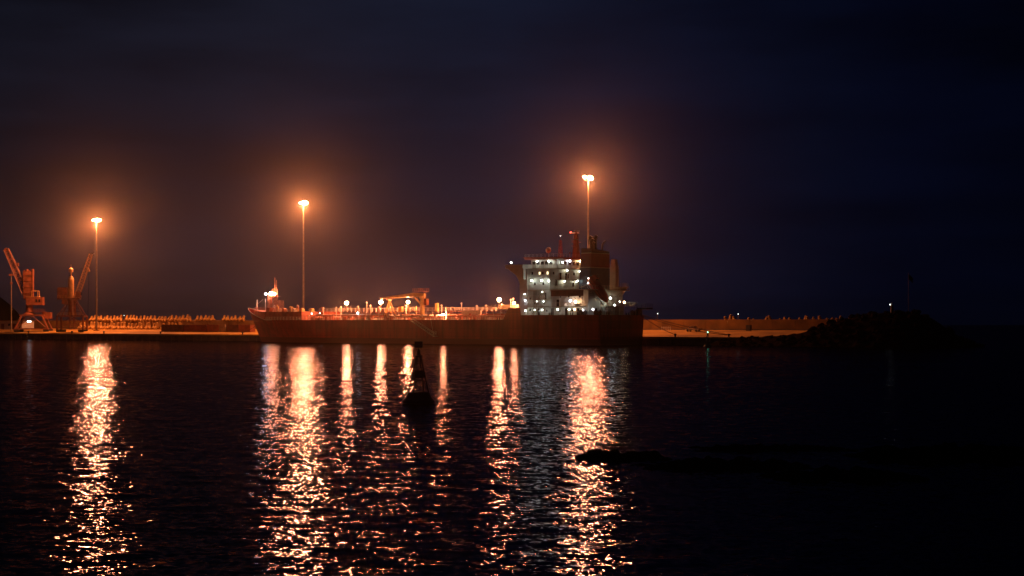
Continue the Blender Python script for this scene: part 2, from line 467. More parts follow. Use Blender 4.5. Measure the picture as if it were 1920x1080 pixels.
# the rubble core the hidden units lie on
def rubble(name, s0, s1, w0, w1, zt, label):
    mb = MB(); n = int((s1-s0)/2); vs = []; fs = []
    for i in range(n+1):
        s = s0+(s1-s0)*i/n
        for w, z in ((w0, zt-.2), (w0+3, zt+.2), ((w0+w1)/2, zt-1.5), (w1, -1)):
            vs.append(Q(s+random.uniform(-.3,.3), w+random.uniform(-.3,.3), z+random.uniform(-.35,.35)))
    for i in range(n):
        for k in range(3):
            a = i*4+k; fs.append((a, a+1, a+5, a+4))
    mb.add(vs, fs)
    return tag(mb.build(name, M['rock']), label, 'rubble', kind='stuff')
rubble('rubble_slope', -55, 400, 36.4, 62, 6.1, 'dark rubble slope on the sea side of the breakwater wall')

# ------------------------------------------------------------------ rock mound at the breakwater end
def lerp_tab(tab, x):
    if x <= tab[0][0]: return tab[0][1:]
    for a, b in zip(tab, tab[1:]):
        if x <= b[0]:
            t = (x-a[0])/(b[0]-a[0]); return tuple(p+(q-p)*t for p, q in zip(a[1:], b[1:]))
    return tab[-1][1:]
#        -s  height centre half-width
MT = [(6,-1.5,-1,3),(17,-1.2,-1,5),(22,.8,0,6),(28,1.8,0,8),(38,2.5,1,10),(48,3.7,4,14),(54,6.0,9,21),(60,8.0,12,25),(66,8.7,14,27),(76,8.6,14,27),(80,6.9,13,25),(84,4.4,12,21),(89,1.6,11,17),(94,-.4,10,13),(104,-1.6,10,10)]
def mound_z(s, w):
    H, c, hw = lerp_tab(MT, -s)
    u = abs(w-c)/hw
    z = (H+1.5)*max(0, 1-u**1.7) - 1.5 if u < 1 else -1.5
    z += .55*noise.noise(Vector((s*.35, w*.35, 1))) + .3*noise.noise(Vector((s*.9, w*.9, 5)))
    return z
def build_mound():
    mb = MB(); vs = []; fs = []; ns = 110; nw = 50
    for i in range(ns+1):
        for j in range(nw+1):
            s = -4-i*1.05; w = -16+j*1.25
            z = mound_z(s, w)
            if s > -50 and w > .3: z = min(z, 1.5)
            vs.append(Q(s, w, z))
    for i in range(ns):
        for j in range(nw):
            a = i*(nw+1)+j; fs.append((a, a+1, a+nw+2, a+nw+1))
    mb.add(vs, fs)
    tag(mb.build('rock_mound', M['rock']), kind='structure')
build_mound()
def rock_mesh(r, seed, flat=.7, n=10, m=8, rough=.45, sx=1):
    mb = MB(); mb.ball((0,0,0), 1, n, m)
    out = []
    for v in mb.v:
        p = Vector(v); k = 1+rough*noise.noise(p*1.3+Vector((seed*7.1,0,0)))+rough*.5*noise.noise(p*3+Vector((0,seed*3.3,0)))
        p = p*k*r; out.append((p.x*sx, p.y, p.z*flat))
    mb.v = out; return mb
boulders = [rock_mesh(1, i, .75, 8, 6).build('boulder', M['rock']) for i in range(6)]
used = set(); k = 0
while k < 210:
    s = -random.uniform(17, 97); w = random.uniform(-9, 20)
    if s > -51 and w > -.5: continue
    z = mound_z(s, w)
    if z < -.1: continue
    src = boulders[k % 6]
    if k % 6 in used: o = src.copy(); col.objects.link(o)
    else: o = src; used.add(k % 6)
    r = random.uniform(.55, 1.35) if s < -46 else random.uniform(.4, .8)
    o.location = Q(s, w, z+r*.1); o.scale = (r, r*random.uniform(.7,1.2), r); o.rotation_euler = (random.uniform(-.5,.5), random.uniform(-.5,.5), random.uniform(0,6))
    tag(o, 'dark grey boulder of the unlit rock mound at the end of the breakwater', 'boulder', 'boulders of the rock mound')
    k += 1

# ------------------------------------------------------------------ low reef rocks in the foreground water
def reef(x, y, lx, ly, h, seed, label, rz=0):
    mb = MB(); nx, ny = 60, 16; vs = []; fs = []
    for i in range(nx+1):
        for j in range(ny+1):
            u = -1+2*i/nx; v = -1+2*j/ny
            env = max(0, 1-abs(u)**2.2)*max(0, 1-abs(v)**2)
            q = Vector((u*lx*.9+seed*10, v*ly*.9, seed))
            z = h*(env**.6)*(.62+.75*noise.noise(q*.7)+.35*noise.noise(q*2.3)+.15*noise.noise(q*6)) - .12
            vs.append((u*lx*.5, v*ly*.5*(1+.3*noise.noise(Vector((u*3,seed,0)))), z if env > 0 else -.3))
    for i in range(nx):
        for j in range(ny):
            a = i*(ny+1)+j; fs.append((a, a+ny+1, a+ny+2, a+1))
    mb.add(vs, fs)
    o = mb.build('reef_rock', M['reef'], loc=(x, y, 0)); o.rotation_euler.z = rz
    return tag(o, label, 'reef rock')
reef(4.9, 76, 4.6, 3.2, .62, 1, 'lumpy black reef rock whose left tip lies in the ship light reflection')
reef(8.9, 71.5, 8.0, 4.5, .50, 2, 'long low black reef rock in the middle of the foreground reef', .1)
reef(12.9, 66.5, 6.5, 5.0, .50, 3, 'black reef rock at the near right end of the foreground reef, close to the camera', .1)
reef(12.4, 81.5, 8.5, 4, .42, 4, 'thin black reef rock lying farther out behind the long one')
reef(20.2, 77, 10.5, 10, .6, 5, 'broad black reef rock at the right edge, the largest of the reef')

# ------------------------------------------------------------------ dark hill far left
def build_hill():
    mb = MB(); vs = []; fs = []; n = 40
    for i in range(n+1):
        for j in range(n+1):
            x = -80+160*i/n; y = -60+120*j/n
            d = math.sqrt((x/ (62))**2+(y/55)**2)
            z = 31*max(0, 1-d**2.2)+6*noise.noise(Vector((x*.05,y*.05,3)))+2.5*noise.noise(Vector((x*.17,y*.17,3)))
            if d > 1: z = min(z, 0)-3
            vs.append((x, y, z))
    for i in range(n):
        for j in range(n):
            a = i*(n+1)+j; fs.append((a, a+n+1, a+n+2, a+1))
    mb.add(vs, fs); tag(mb.build('hill', M['hill'], loc=(-322, 930, 0)), kind='structure')
build_hill()

# ------------------------------------------------------------------ high masts
def high_mast(loc, H, label, power, yaw=0, aim=None, heads=((-1.3,0,0,.42),(-.6,-.5,.1,.6),(.3,-.5,0,.7),(1.2,0,.05,.5),(.2,.6,.3,.5))):
    root = empty('high_mast_light', loc, yaw)
    tag(root, label, 'light mast', 'high floodlight masts behind the quay')
    MB().tube((0,0,-.5), (0,0,H), .42, .16, n=12).build('pole', M['steel'], root)
    MB().box(-1,1,-1,1,-.6,.35).build('base', M['conc'], root)
    ring = MB()
    n = 12; rr = .7
    pts = [(rr*math.cos(2*math.pi*i/n), rr*math.sin(2*math.pi*i/n), H-.2) for i in range(n+1)]
    ring.path(pts, .06)
    for i in range(0, n, 3): ring.tube((0,0,H-.2), pts[i], .05)
    ring.tube((0,0,H-.5), (0,0,H+.3), .3)
    ring.build('head_ring', M['steel'], root)
    for x, y, z, r_ in heads:
        fl = MB(); fl.box(-.28,.28,-.28,.28,r_*.6,r_*.6+.08); fl.tube((0,0,r_*.6),(-x*.8,-y*.8,.1-z),.05)
        f = fl.build('floodlight', M['steel'], root, loc=(x, y, H-.45+z))
        MB().ball((0,0,-.02), r_, 10, 8).build('lamp', M['e_sod'], f)
    l = light('mast_lamp', (0,0,H-1.3), SOD, power, 1.4, root)
    if aim:      # added mast: spot aimed at the hull side
        d = bpy.data.lights.new('mast_lamp', 'SPOT'); d.color = SOD; d.energy = power; d.shadow_soft_size = 1.4; d.spot_size = R(84); d.spot_blend = .6
        l.data = d; l.rotation_euler = (Vector(aim)-Vector(loc)-Vector((0,0,H))).to_track_quat('-Z','Y').to_euler()
    return root
high_mast(Q(269,18,ground(18)), 46.9-3.3, 'tall lit floodlight mast standing beside the right-hand harbour crane', MAST_POWER)
high_mast(Q(155.5,18,ground(18)), 48.6-3.3, 'tall lit floodlight mast rising behind the ship just aft of its bow', MAST_POWER, heads=((-1.2,0,.15,.32),(-.5,-.3,.1,.5),(.3,-.3,.15,.8),(.9,.2,.2,.6)))
high_mast(Q(33.3,18,ground(18)), 51.0-3.3, 'tall lit floodlight mast rising behind the ship funnel', MAST_POWER*.68, heads=((-1.1,0,.35,.5),(.55,-.3,.05,.72),(1.1,.3,-.05,.45)))
# unseen mast and pier left of the view, added to light the hull side
high_mast((-190, 480, .4), 44, 'unseen floodlight mast added left of the view to light the hull side', MAST_POWER*.5, aim=(-60, 535, 5))
mb = MB(); mb.box(-14,14,-14,14,-3,.4)
tag(mb.build('added_pier', M['quaytop'], loc=(-190,480,0)), kind='structure')

# ------------------------------------------------------------------ ship
S = empty('tanker_ship', (30.72, 477.28, 0), HEAD)
tag(S, 'long dark red tanker moored at the quay, white deckhouse and red and blue funnel aft', 'ship')
ZD, ZP = 7.0, 8.4
def top_z(x):
    if x < 26.8: return 8.45
    if x < 27.2: return 8.45+(x-26.8)/.4*2.05
    if x < 31.4: return 10.5
    if x < 33.4: return 10.5-(x-31.4)/2*3.35
    if x < 133.5: return 7.15
    t = min(1, (x-133.5)/17.4); return 7.15+4.05*(t*.55+.45*t**1.6)
def half(x, z):
    zz = max(0, z); xe = 144.5+6.4*zz/11.2 if z > 0 else 144.5-2*abs(z)*.3
    x0 = 96+zz*2.2
    b = 11.4
    if x > x0:
        t = min(1, (x-x0)/(xe-x0)); p = 2.0+.09*zz
        b *= max(0, 1-t**p)
    if x < 14: b *= 1-(.10-.009*zz)*((14-x)/14)**2 if zz < 11 else 1
    return b
def build_hull():
    xs = [0,2,6,10,14,20,26.8,27.2,31.4,33.4]+[40+i*8 for i in range(8)]+[100+i*3 for i in range(11)]+[133.5]
    fr = [i/12 for i in range(1,13)]
    mb = MB(); nz = 9
    cols = []
    for x in xs: cols.append([(x, t) for t in [0]])
    grid = []
    def column(fx, tz):     # fx(z) gives x at height z
        out = []
        for k in range(nz):
            z = -2+(tz+2)*k/(nz-1); x = fx(z); out.append((x, half(x, z), z))
        return out
    for x in xs: grid.append(column(lambda z, x=x: x, top_z(x)))
    for f in fr:
        def fx(z, f=f):
            xe = 144.5+6.4*max(0,z)/11.2 if z > 0 else 144.5-.6*abs(z)
            return 133.5+(xe-133.5)*f
        xt = 133.5+17.4*f; tz = top_z(xt); grid.append(column(fx, tz))
    for sgn in (1, -1):
        vs = [(x, y*sgn, z) for g in grid for x, y, z in g]; fs = []
        for i in range(len(grid)-1):
            for k in range(nz-1):
                a = i*nz+k; q = (a, a+nz, a+nz+1, a+1)
                fs.append(q if sgn < 0 else q[::-1])
        mb.add(vs, fs)
    tr = grid[0]
    vs = [(0, y, z) for x, y, z in tr]+[(0, -y, z) for x, y, z in tr]
    mb.add(vs, [(k, k+1, nz+k+1, nz+k) for k in range(nz-1)])
    h = mb.build('hull', M['hull'], S, smooth=True)
    h.data.update()
    # edge bar along the bulwark top of the bow
    e_ = MB()
    for sgn in (1,-1):
        e_.path([(g[-1][0], g[-1][1]*sgn, g[-1][2]+.04) for g in grid[len(xs)-2:]], .09, 6)
    e_.build('bulwark_rim', M['pipew'], S)
    # decks
    d = MB()
    dx = [0,27]; d.add([(0.02,-11.2,8.38),(27,-11.35,8.38),(27,11.35,8.38),(.02,11.2,8.38)],[(0,1,2,3)])
    seg = [27]+[33.4+i*9.9 for i in range(11)]+[134,137,140,143,145.5]
    vs = [(x, half(x,7)*.995, ZD) for x in seg]+[(x, -half(x,7)*.995, ZD) for x in seg]; n = len(seg)
    d.add(vs, [(i, n+i, n+i+1, i+1) for i in range(n-1)])
    d.add([(27,-11.35,ZD),(27,11.35,ZD),(27,11.35,8.38),(27,-11.35,8.38)],[(0,1,2,3)])
    d.build('deck', M['deck'], S)
    fc = MB(); seg = [117,122,127,132,136,140,143,146,148]; zt = 9.9
    vs = []
    for x in seg:
        b = max(.3, min(8.8, half(x, 9.5)-1.6)); zz = zt+max(0,x-136)*.06
        vs += [(x, b, ZD-.3), (x, b, zz), (x, -b, zz), (x, -b, ZD-.3)]
    fs = [(0,1,2,3)]
    for i in range(len(seg)-1):
        a = i*4
        for k in range(3): fs.append((a+k, a+k+4, a+k+5, a+k+1))
    a = (len(seg)-1)*4; fs.append((a+3,a+2,a+1,a))
    fc.add(vs, fs); fc.build('forecastle', M['deck'], S)
build_hull()

def door(x, y, z, axis, w=.8, h=2.0, name='door', m='glass'):
    mb = MB()
    if axis == 'y': mb.box(x-w/2, x+w/2, y-.03, y+.06, z, z+h)
    else: mb.box(x-.06, x+.03, y-w/2, y+w/2, z, z+h)
    return mb.build(name, M[m], S)

# deckhouse
def build_house():
    h = MB(); h.box(5.5, 24.8, -8.4, 8.4, ZP, 15.4); low = h.build('lower_house', M['white'], S)
    h = MB(); h.box(24.8, 27.6, -11, 11, ZP, 20.2)
    h.prism([(24.8,20.2),(27.6,20.2),(27.6,17.4),(28.1,18.6),(29.0,19.8),(30.6,20.9),(30.6,21.6),(24.8,21.6)], -11, 11)
    h.build('front_house', M['white'], S)
    h = MB(); h.box(17.2, 24.8, -10.5, 10.7, 15.62, 21.5); h.build('upper_house', M['white'], S)
    h = MB(); h.box(4.4, 24.8, -10.6, 10.9, 15.4, 15.62); h.build('boat_deck', M['cream'], S)
    h = MB(); h.box(14.6, 24.8, -10.7, 10.95, 21.5, 21.66); h.box(14.8, 17.2, -9.5, 7.5, 18.35, 18.48); h.build('gallery_deck', M['cream'], S)
    # wheelhouse with raked ends
    h = MB(); h.box(16.2, 25.2, -8.6, 8.8, 21.66, 24.2); h.build('wheelhouse', M['white'], S)
    h = MB(); h.box(14.8, 26.4, -9.6, 10.2, 24.2, 24.42); h.prism([(26.4,24.42),(27.2,24.9),(14.8,24.75),(14.8,24.42)], -9.6, 10.2)
    h.build('wheelhouse_roof', M['mast'], S)
    # bridge wings
    for sg in (1, -1):
        w = MB()
        w.prism([(25,21.62),(30.7,21.62),(31.3,22.75),(30.9,22.75),(30.4,21.8),(25,21.8)], sg*8.8, sg*13.2)
        w.box(25, 31, sg*13.2 - .06, sg*13.2 + .06, 21.7, 22.75)
        w.box(24.8, 25, min(sg*8.8,sg*13.2), max(sg*8.8,sg*13.2), 21.62, 22.75)
        w.build('bridge_wing', M['white'], S)
        w = MB(); w.prism([(25,18.6),(26.4,19.2),(28.2,20.2),(29.6,20.9),(30.6,21.62),(25,21.62)], sg*11.6, sg*12.6)
        w.build('wing_bracket', M['white'], S)
    # lower galleries on the port side
    g = MB(); g.box(18.6, 24.8, 8.4, 11.0, 12.72, 12.86); g.box(19.0, 24.8, 8.4, 11.2, 10.72, 10.86)
    g.box(6.4, 16.5, 8.4, 10.9, 10.72, 10.86)
    g.build('side_gallery', M['cream'], S)
    st = MB()
    for (a, b) in (((21.8,9.6,12.86),(19.6,9.6,15.5)), ((22.6,10.0,10.86),(20.2,10.0,12.8)), ((23.4,10.3,8.4),(21.2,10.3,10.8)), ((24.0,9.2,15.62),(21.2,9.2,18.3))):
        for dy in (0, .7):
            st.tube((a[0],a[1]+dy,a[2]), (b[0],b[1]+dy,b[2]), .07, n=4)
            st.tube((a[0],a[1]+dy,a[2]+.95), (b[0],b[1]+dy,b[2]+.95), .035, n=4)
        for i in range(8):
            t = i/8; st.box(a[0]+(b[0]-a[0])*t-.12, a[0]+(b[0]-a[0])*t+.12, a[1], a[1]+.7, a[2]+(b[2]-a[2])*t, a[2]+(b[2]-a[2])*t+.04)
    st.build('stairs', M['steel'], S)
    r = MB()
    r.rail([(4.6,-10.4,15.62),(4.6,10.8,15.62)], r=.03); r.rail([(4.6,10.8,15.62),(17.2,10.8,15.62)], r=.03)
    r.rail([(14.7,-9.5,18.48),(14.9,7.4,18.48)], r=.03); r.rail([(14.7,-10.5,21.66),(14.7,10.8,21.66)], r=.03); r.rail([(14.7,10.8,21.66),(24.6,10.8,21.66)], r=.03)
    r.rail([(18.7,10.9,12.86),(24.7,10.9,12.86)], r=.03); r.rail([(19.1,11.1,10.86),(24.7,11.1,10.86)], r=.03); r.rail([(6.5,10.8,10.86),(16.4,10.8,10.86)], r=.03)
    r.rail([(15,-9,24.8),(15,10,24.8)], r=.03, h=.9); r.rail([(15,10,24.8),(26.5,10,24.8)], r=.03, h=.9)
    r.build('house_railing', M['rail'], S)
    # pillars holding the decks over the side passage
    p = MB()
    for x in (6, 8.6, 11.2, 13.8, 16.4, 19, 21.6): p.tube((x,10.6,ZP),(x,10.6,15.4),.09,n=6)
    p.build('deck_pillar', M['white'], S)
    # panel seams and trims
    MB().box(17.4, 24.8, 10.7, 10.74, 18.42, 18.5).build('wall_seam', M['cream'], S)
    for x in (20.6, 24.0): MB().box(x, x+.06, 10.7, 10.73, 15.7, 18.4).build('wall_seam', M['cream'], S)
    for y in (-6.5, -2.2, 2.0, 6.4): MB().box(17.17, 17.2, y, y+.06, 18.5, 21.4).build('drain_pipe', M['cream'], S)
    MB().box(5.6, 16.8, 10.62, 10.7, 13.7, 15.38).build('brown_panel', M['box_brown'], S)  # dark brown panels just below the boat deck
    MB().box(5.5, 5.58, -8.3, 8.3, 13.6, 15.38).build('brown_panel', M['box_brown'], S)
    for x, z in ((23.3,19.9),(19.6,19.9),(22.4,16.9),(19.4,16.9)): door(x, 10.7, z, 'y', .55, .75, 'window')
    for x, z in ((17.9,19.9),): door(x, 10.7, z, 'y', .5, .75, 'window', 'e_win')
    door(20.7, 10.72, 19.9, 'y', .4, .7, 'window', 'e_win')
    for y, z in ((5.6,18.5),(2.9,18.5),(1.9,18.9),(7.6,16.6),(-.6,16.6)): door(17.17, y, z, 'x', .8 if z != 18.9 else .4, 1.9 if z != 18.9 else 1.2, 'door' if z != 18.9 else 'window')
    for y in (8.9, -.9, -4.0, -6.8): door(17.17, y, 19.9, 'x', .55, .75, 'window')
    for x in (24.2, 22.7, 21.2, 19.7, 18.2): door(x, 8.8, 22.7, 'y', 1.1, .95, 'window')
    for y in (6.6, 4.6, 2.6, .6, -1.4, -3.4, -5.4): door(16.18, y, 22.7, 'x', 1.1, .95, 'window')
    for x, z in ((22.8,8.45),(18,8.45),(13,8.45),(9,8.45),(20.5,12.9),(16,10.9)): door(x, 8.42, z, 'y', .85, 1.9)
    for x, z in ((15.2,13.3),(12.2,13.3),(20.9,11.5),(24.1,11.5),(8.4,13.3),(15.4,9.3),(19.9,9.4),(11,9.4)): door(x, 8.42, z, 'y', .5, .6, 'window')
    for y in (6.5,2.5,-2,-6): door(5.47, y, 9.4, 'x', .6, .7, 'window')
    door(5.47, 4.8, 8.45, 'x', .9, 1.9)
    for y, z in ((9.8,9.6),(9.8,12.8),(9.8,15.9),(9.7,18.6)): door(24.78, y, z, 'x', .5, .6, 'window')
    # lifebuoys, lockers
    k = MB(); k.box(12.3,13.6,9.2,10.2,10.86,11.7); k.box(7.4,8.8,9.4,10.2,10.86,11.6); k.box(1.9,4.0,6.2,8.2,ZP,9.6); k.build('deck_locker', M['white'], S)
build_house()

# funnel
def build_funnel():
    def sec(z): 
        t = (z-15.6)/(26.5-15.6)
        return (7.5-.2*t, 11.4-.6*t, -4.95+.5*t, 4.8-.4*t)
    def band(z0, z1, m, name, d=0, slope=0):
        a = sec(z0); b = sec(z1)
        return MB().frustum((a[0]-d,a[1]+d,a[2]-d,a[3]+d,z0),(b[0]-d,b[1]+d,b[2]-d,b[3]+d,z1)).build(name, M[m], S)
    f = band(15.62, 21.7, 'blue', 'funnel')
    band(21.7, 21.95, 'white', 'funnel_stripe', .02)
    band(21.95, 25.75, 'red', 'funnel_panel', .003)
    band(25.75, 25.95, 'white', 'funnel_stripe', .02)
    a = sec(25.95); 
    mb = MB(); mb.add([(a[0],a[2],25.95),(a[1],a[2],25.95),(a[1],a[3],25.95),(a[0],a[3],25.95),(a[0],a[2]+.2,26.6),(a[1],a[2]+.2,26.8),(a[1],a[3],27.3),(a[0],a[3],27.1)],
        [(0,3,2,1),(4,5,6,7),(0,1,5,4),(1,2,6,5),(2,3,7,6),(3,0,4,7)])
    mb.build('funnel_cap', M['black'], S)
    u = MB()
    for (x, y, h, r) in ((8.3,3.0,29.6,.5),(9.6,2.0,30.4,.55),(8.4,1.0,30.6,.5),(9.8,.2,30.1,.45),(8.8,2.2,28.9,.8),(9.2,.9,29.2,.9)):
        u.tube((x,y,26.6),(x,y,h-.5),r,n=10); u.tube((x,y,h-.5),(x-.5,y-.15,h+.3),r,n=10)
    u.path([(8.4,-2.4,26.6),(8.4,-2.5,28.3),(8.2,-2.9,29.1),(7.9,-3.5,29.5)], .28, 8)
    u.build('exhaust_pipe', M['black'], S)
    c = MB(); c.box(7.6,9.6,-9.6,-8.0,15.62,22.0); c.frustum((7.6,9.6,-9.6,-8.0,22.0),(8.0,9.3,-9.2,-8.2,24.5)); c.build('engine_casing', M['cream'], S)
    p = MB(); p.box(4.8,7.6,-10.4,-7.6,16.3,16.5); p.frustum((6.6,7.6,-9.6,-8.2,13.6),(5.0,7.6,-10.2,-7.8,16.3)); p.rail([(4.9,-10.3,16.5),(4.9,-7.7,16.5)], r=.04, step=.9); p.rail([(7.5,-10.3,16.5),(4.9,-10.3,16.5)], r=.04, step=.9)
    p.build('aft_platform', M['cream'], S)
build_funnel()

# masts on the wheelhouse roof
m = MB()
m.frustum((15.0,16.6,-1.0,.8,24.8),(15.5,16.2,-.5,.4,31.6)); m.box(15.6,16.0,-.2,.1,31.6,32.4)
m.tube((15.8,3.2,31.7),(15.8,-1.6,31.9),.12); m.box(15.3,16.3,-1.8,1.3,29.2,29.35); m.box(15.4,16.2,-.9,1.6,28.1,28.2)
m.tube((15.8,1.9,29.3),(15.8,1.9,30.1),.06); m.tube((15.8,-1.2,29.3),(15.8,-1.2,30.6),.05)
m.build('radar_mast', M['mast'], S)
m = MB(); m.box(15.4,15.6,-1.2,1.4,32.4,32.62); m.box(15.1,15.3,-.2,1.9,29.9,30.1); m.build('radar_scanner', M['white'], S)
m = MB(); m.truss((19.1,3,24.8),(19.1,3,29.8),.9,.9,6,.07,.5,.5,up=(0,1,0)); m.tube((19.1,3,29.8),(19.1,3,31),.05); m.build('signal_mast', M['mast'], S)
m = MB(); m.tube((23.4,3,24.8),(23.4,3,26.4),.1); m.ball((23.4,3,27.1),.8,12,8,(1,1,1.1)); m.build('satellite_dome', M['white'], S, smooth=True)
m = MB(); m.tube((17.4,.8,24.8),(17.4,.8,26.2),.06); m.tube((21,8,24.8),(21,8,26),.05); m.tube((24,-4,24.8),(24,-4,27.4),.04); m.ball((17.4,.8,26.3),.3); m.build('antenna', M['steel'], S)

# lamps on the ship
def ship_lamp(p, kind, power, r=.28, post=0, arm=None, name='deck_lamp'):
    colr, em = {'sod': (SOD,'e_sod'), 'warm': (WARM,'e_warm'), 'white': (WHITE,'e_white'), 'cool': (COOL,'e_cool'), 'cream': ((1,.86,.5),'e_white'), 'red': ((1,.05,.03),'e_red')}[kind]
    power *= 8.0 if name == 'deck_floodlight' else .38
    b = MB()
    if post: b.tube((0,0,-post),(0,0,.1),.07,n=6)
    b.box(-.22,.22,-.22,.22,r*.8+.02,r*.8+.12)
    if not post: b.box(-.08,.08,-.4,-.2,-.1,r*.8+.1)
    r = r*(1.1 if name == 'deck_floodlight' else .85)
    o = b.build(name, M['steel'], S, loc=p)
    MB().ball((0,0,0), r, 10, 7).build('bulb', M[em], o)
    light('lamp_light', (0,0,0), colr, power, r, o)
    return o
for p in ((22.9,11.5,18.2),(19.4,11.5,18.2),(17.0,11.4,18.0)): ship_lamp(p, 'white', 150, .3)
for p in ((22.5,9.5,23.7),(18.4,9.5,23.6)): ship_lamp(p, 'white', 150, .3)
ship_lamp((15.6,6.8,23.3), 'white', 60, .25); ship_lamp((15.6,3.2,23.8), 'cool', 110, .3); ship_lamp((15.6,-1.8,23.9), 'warm', 140, .28)
for p in ((16.4,3.4,21.1),(16.4,-2.6,21.0),(16.5,4.6,18.0),(16.5,-1.1,18.0)): ship_lamp(p, 'cream', 80, .22)
ship_lamp((11.3,5.4,18.1), 'white', 22, .16); ship_lamp((7.7,5.2,18.7), 'white', 25, .2); ship_lamp((7.9,5.2,17.4), 'white', 30, .22)
ship_lamp((29.6,12.4,23.4), 'white', 500, .3, .8)
ship_lamp((20.6,9.6,15.0), 'white', 35, .2); ship_lamp((25.2,11.6,12.6), 'cool', 60, .22); ship_lamp((25.3,11.7,14.4), 'white', 14, .17)
for p in ((22.5,9.6,12.3),(20.2,9.6,12.3)): ship_lamp(p, 'white', 26, .18)
for p in ((25.0,11.7,9.7),(23.2,9.7,9.9),(20.6,9.7,9.9),(15.1,9.8,10.0)): ship_lamp(p, 'white', 34, .24)
ship_lamp((11.1,9.8,10.0), 'white', 60, .28); ship_lamp((9.2,9.8,10.0), 'warm', 60, .26); ship_lamp((6.6,9.5,9.8), 'cool', 55, .27); ship_lamp((3.6,8.9,10.0), 'cool', 60, .27)
ship_lamp((11.0,9.4,12.4), 'cool', 150, .34); ship_lamp((9.2,9.4,12.1), 'sod', 320, .40)
ship_lamp((3.6,.4,13.2), 'white', 160, .32); ship_lamp((2.6,-.2,11.2), 'white', 120, .3); ship_lamp((1.0,-.4,12.2), 'white', 16, .16); ship_lamp((-.4,-.6,12.0), 'warm', 230, .34, 1.2)
ship_lamp((15.6,2.9,32.0), 'red', 90, .2, name='navigation_lamp')
ship_lamp((19.1,3,31.1), 'white', 2, .1, name='navigation_lamp')

# stern deck gear
m = MB()
m.box(1.2,4.6,-2.6,1.6,ZP,10.9); m.build('stern_house', M['white'], S)
m = MB(); m.box(-1.6,2.6,-5.6,3.0,10.9,11.0)
for y in (-5.2,-2.4,.4,2.8): m.tube((-1.2,y,ZP),(-1.2,y,10.9),.08)
m.rail([(-1.5,-5.5,11.0),(-1.5,2.9,11.0)], r=.05, step=1.2); m.rail([(-1.5,-5.5,11.0),(2.5,-5.5,11.0)], r=.05, step=1.2)
m.build('stern_platform', M['cream'], S)
m = MB(); m.box(-3.6,-.6,-10.2,-6.6,10.05,10.5); m.box(-.5,.3,-9.4,-7.4,ZP,10.05); m.rail([(-3.5,-10.1,10.5),(-3.5,-6.7,10.5)], r=.05, step=1.2); m.rail([(-3.5,-6.7,10.5),(-.7,-6.7,10.5)], r=.05, step=1.2)
m.build('stern_overhang', M['black'], S)
m = MB(); m.rail([(0.1,-11,8.4),(0.1,11,8.4)], r=.03, step=1.3, h=1.0); m.rail([(0.1,11.1,8.4),(24.6,11.3,8.4)], r=.03, step=1.5, h=1.0); m.build('poop_railing', M['steel'], S)
for x, y in ((2.2,8.6),(6.4,9.8),(1.4,-8.2)):
    m = MB(); m.tube((x,y-.8,9.1),(x,y+.8,9.1),.55,n=12); m.tube((x,y-.95,9.1),(x,y-.8,9.1),.75,n=12); m.tube((x,y+.8,9.1),(x,y+.95,9.1),.75,n=12); m.box(x-.5,x+.5,y-1.1,y+1.1,ZP,8.7)
    m.build('mooring_winch', M['black'], S)
for x, y in ((1.0,5.4),(1.0,-4.2),(9.6,10.7),(17,10.7),(118,9.6),(36,10.2)):
    z = ZP if x < 27 else ZD
    m = MB()
    for d in (-.35,.35): m.tube((x+d,y,z),(x+d,y,z+.75),.17,n=8)
    m.build('bitts', M['black'], S)

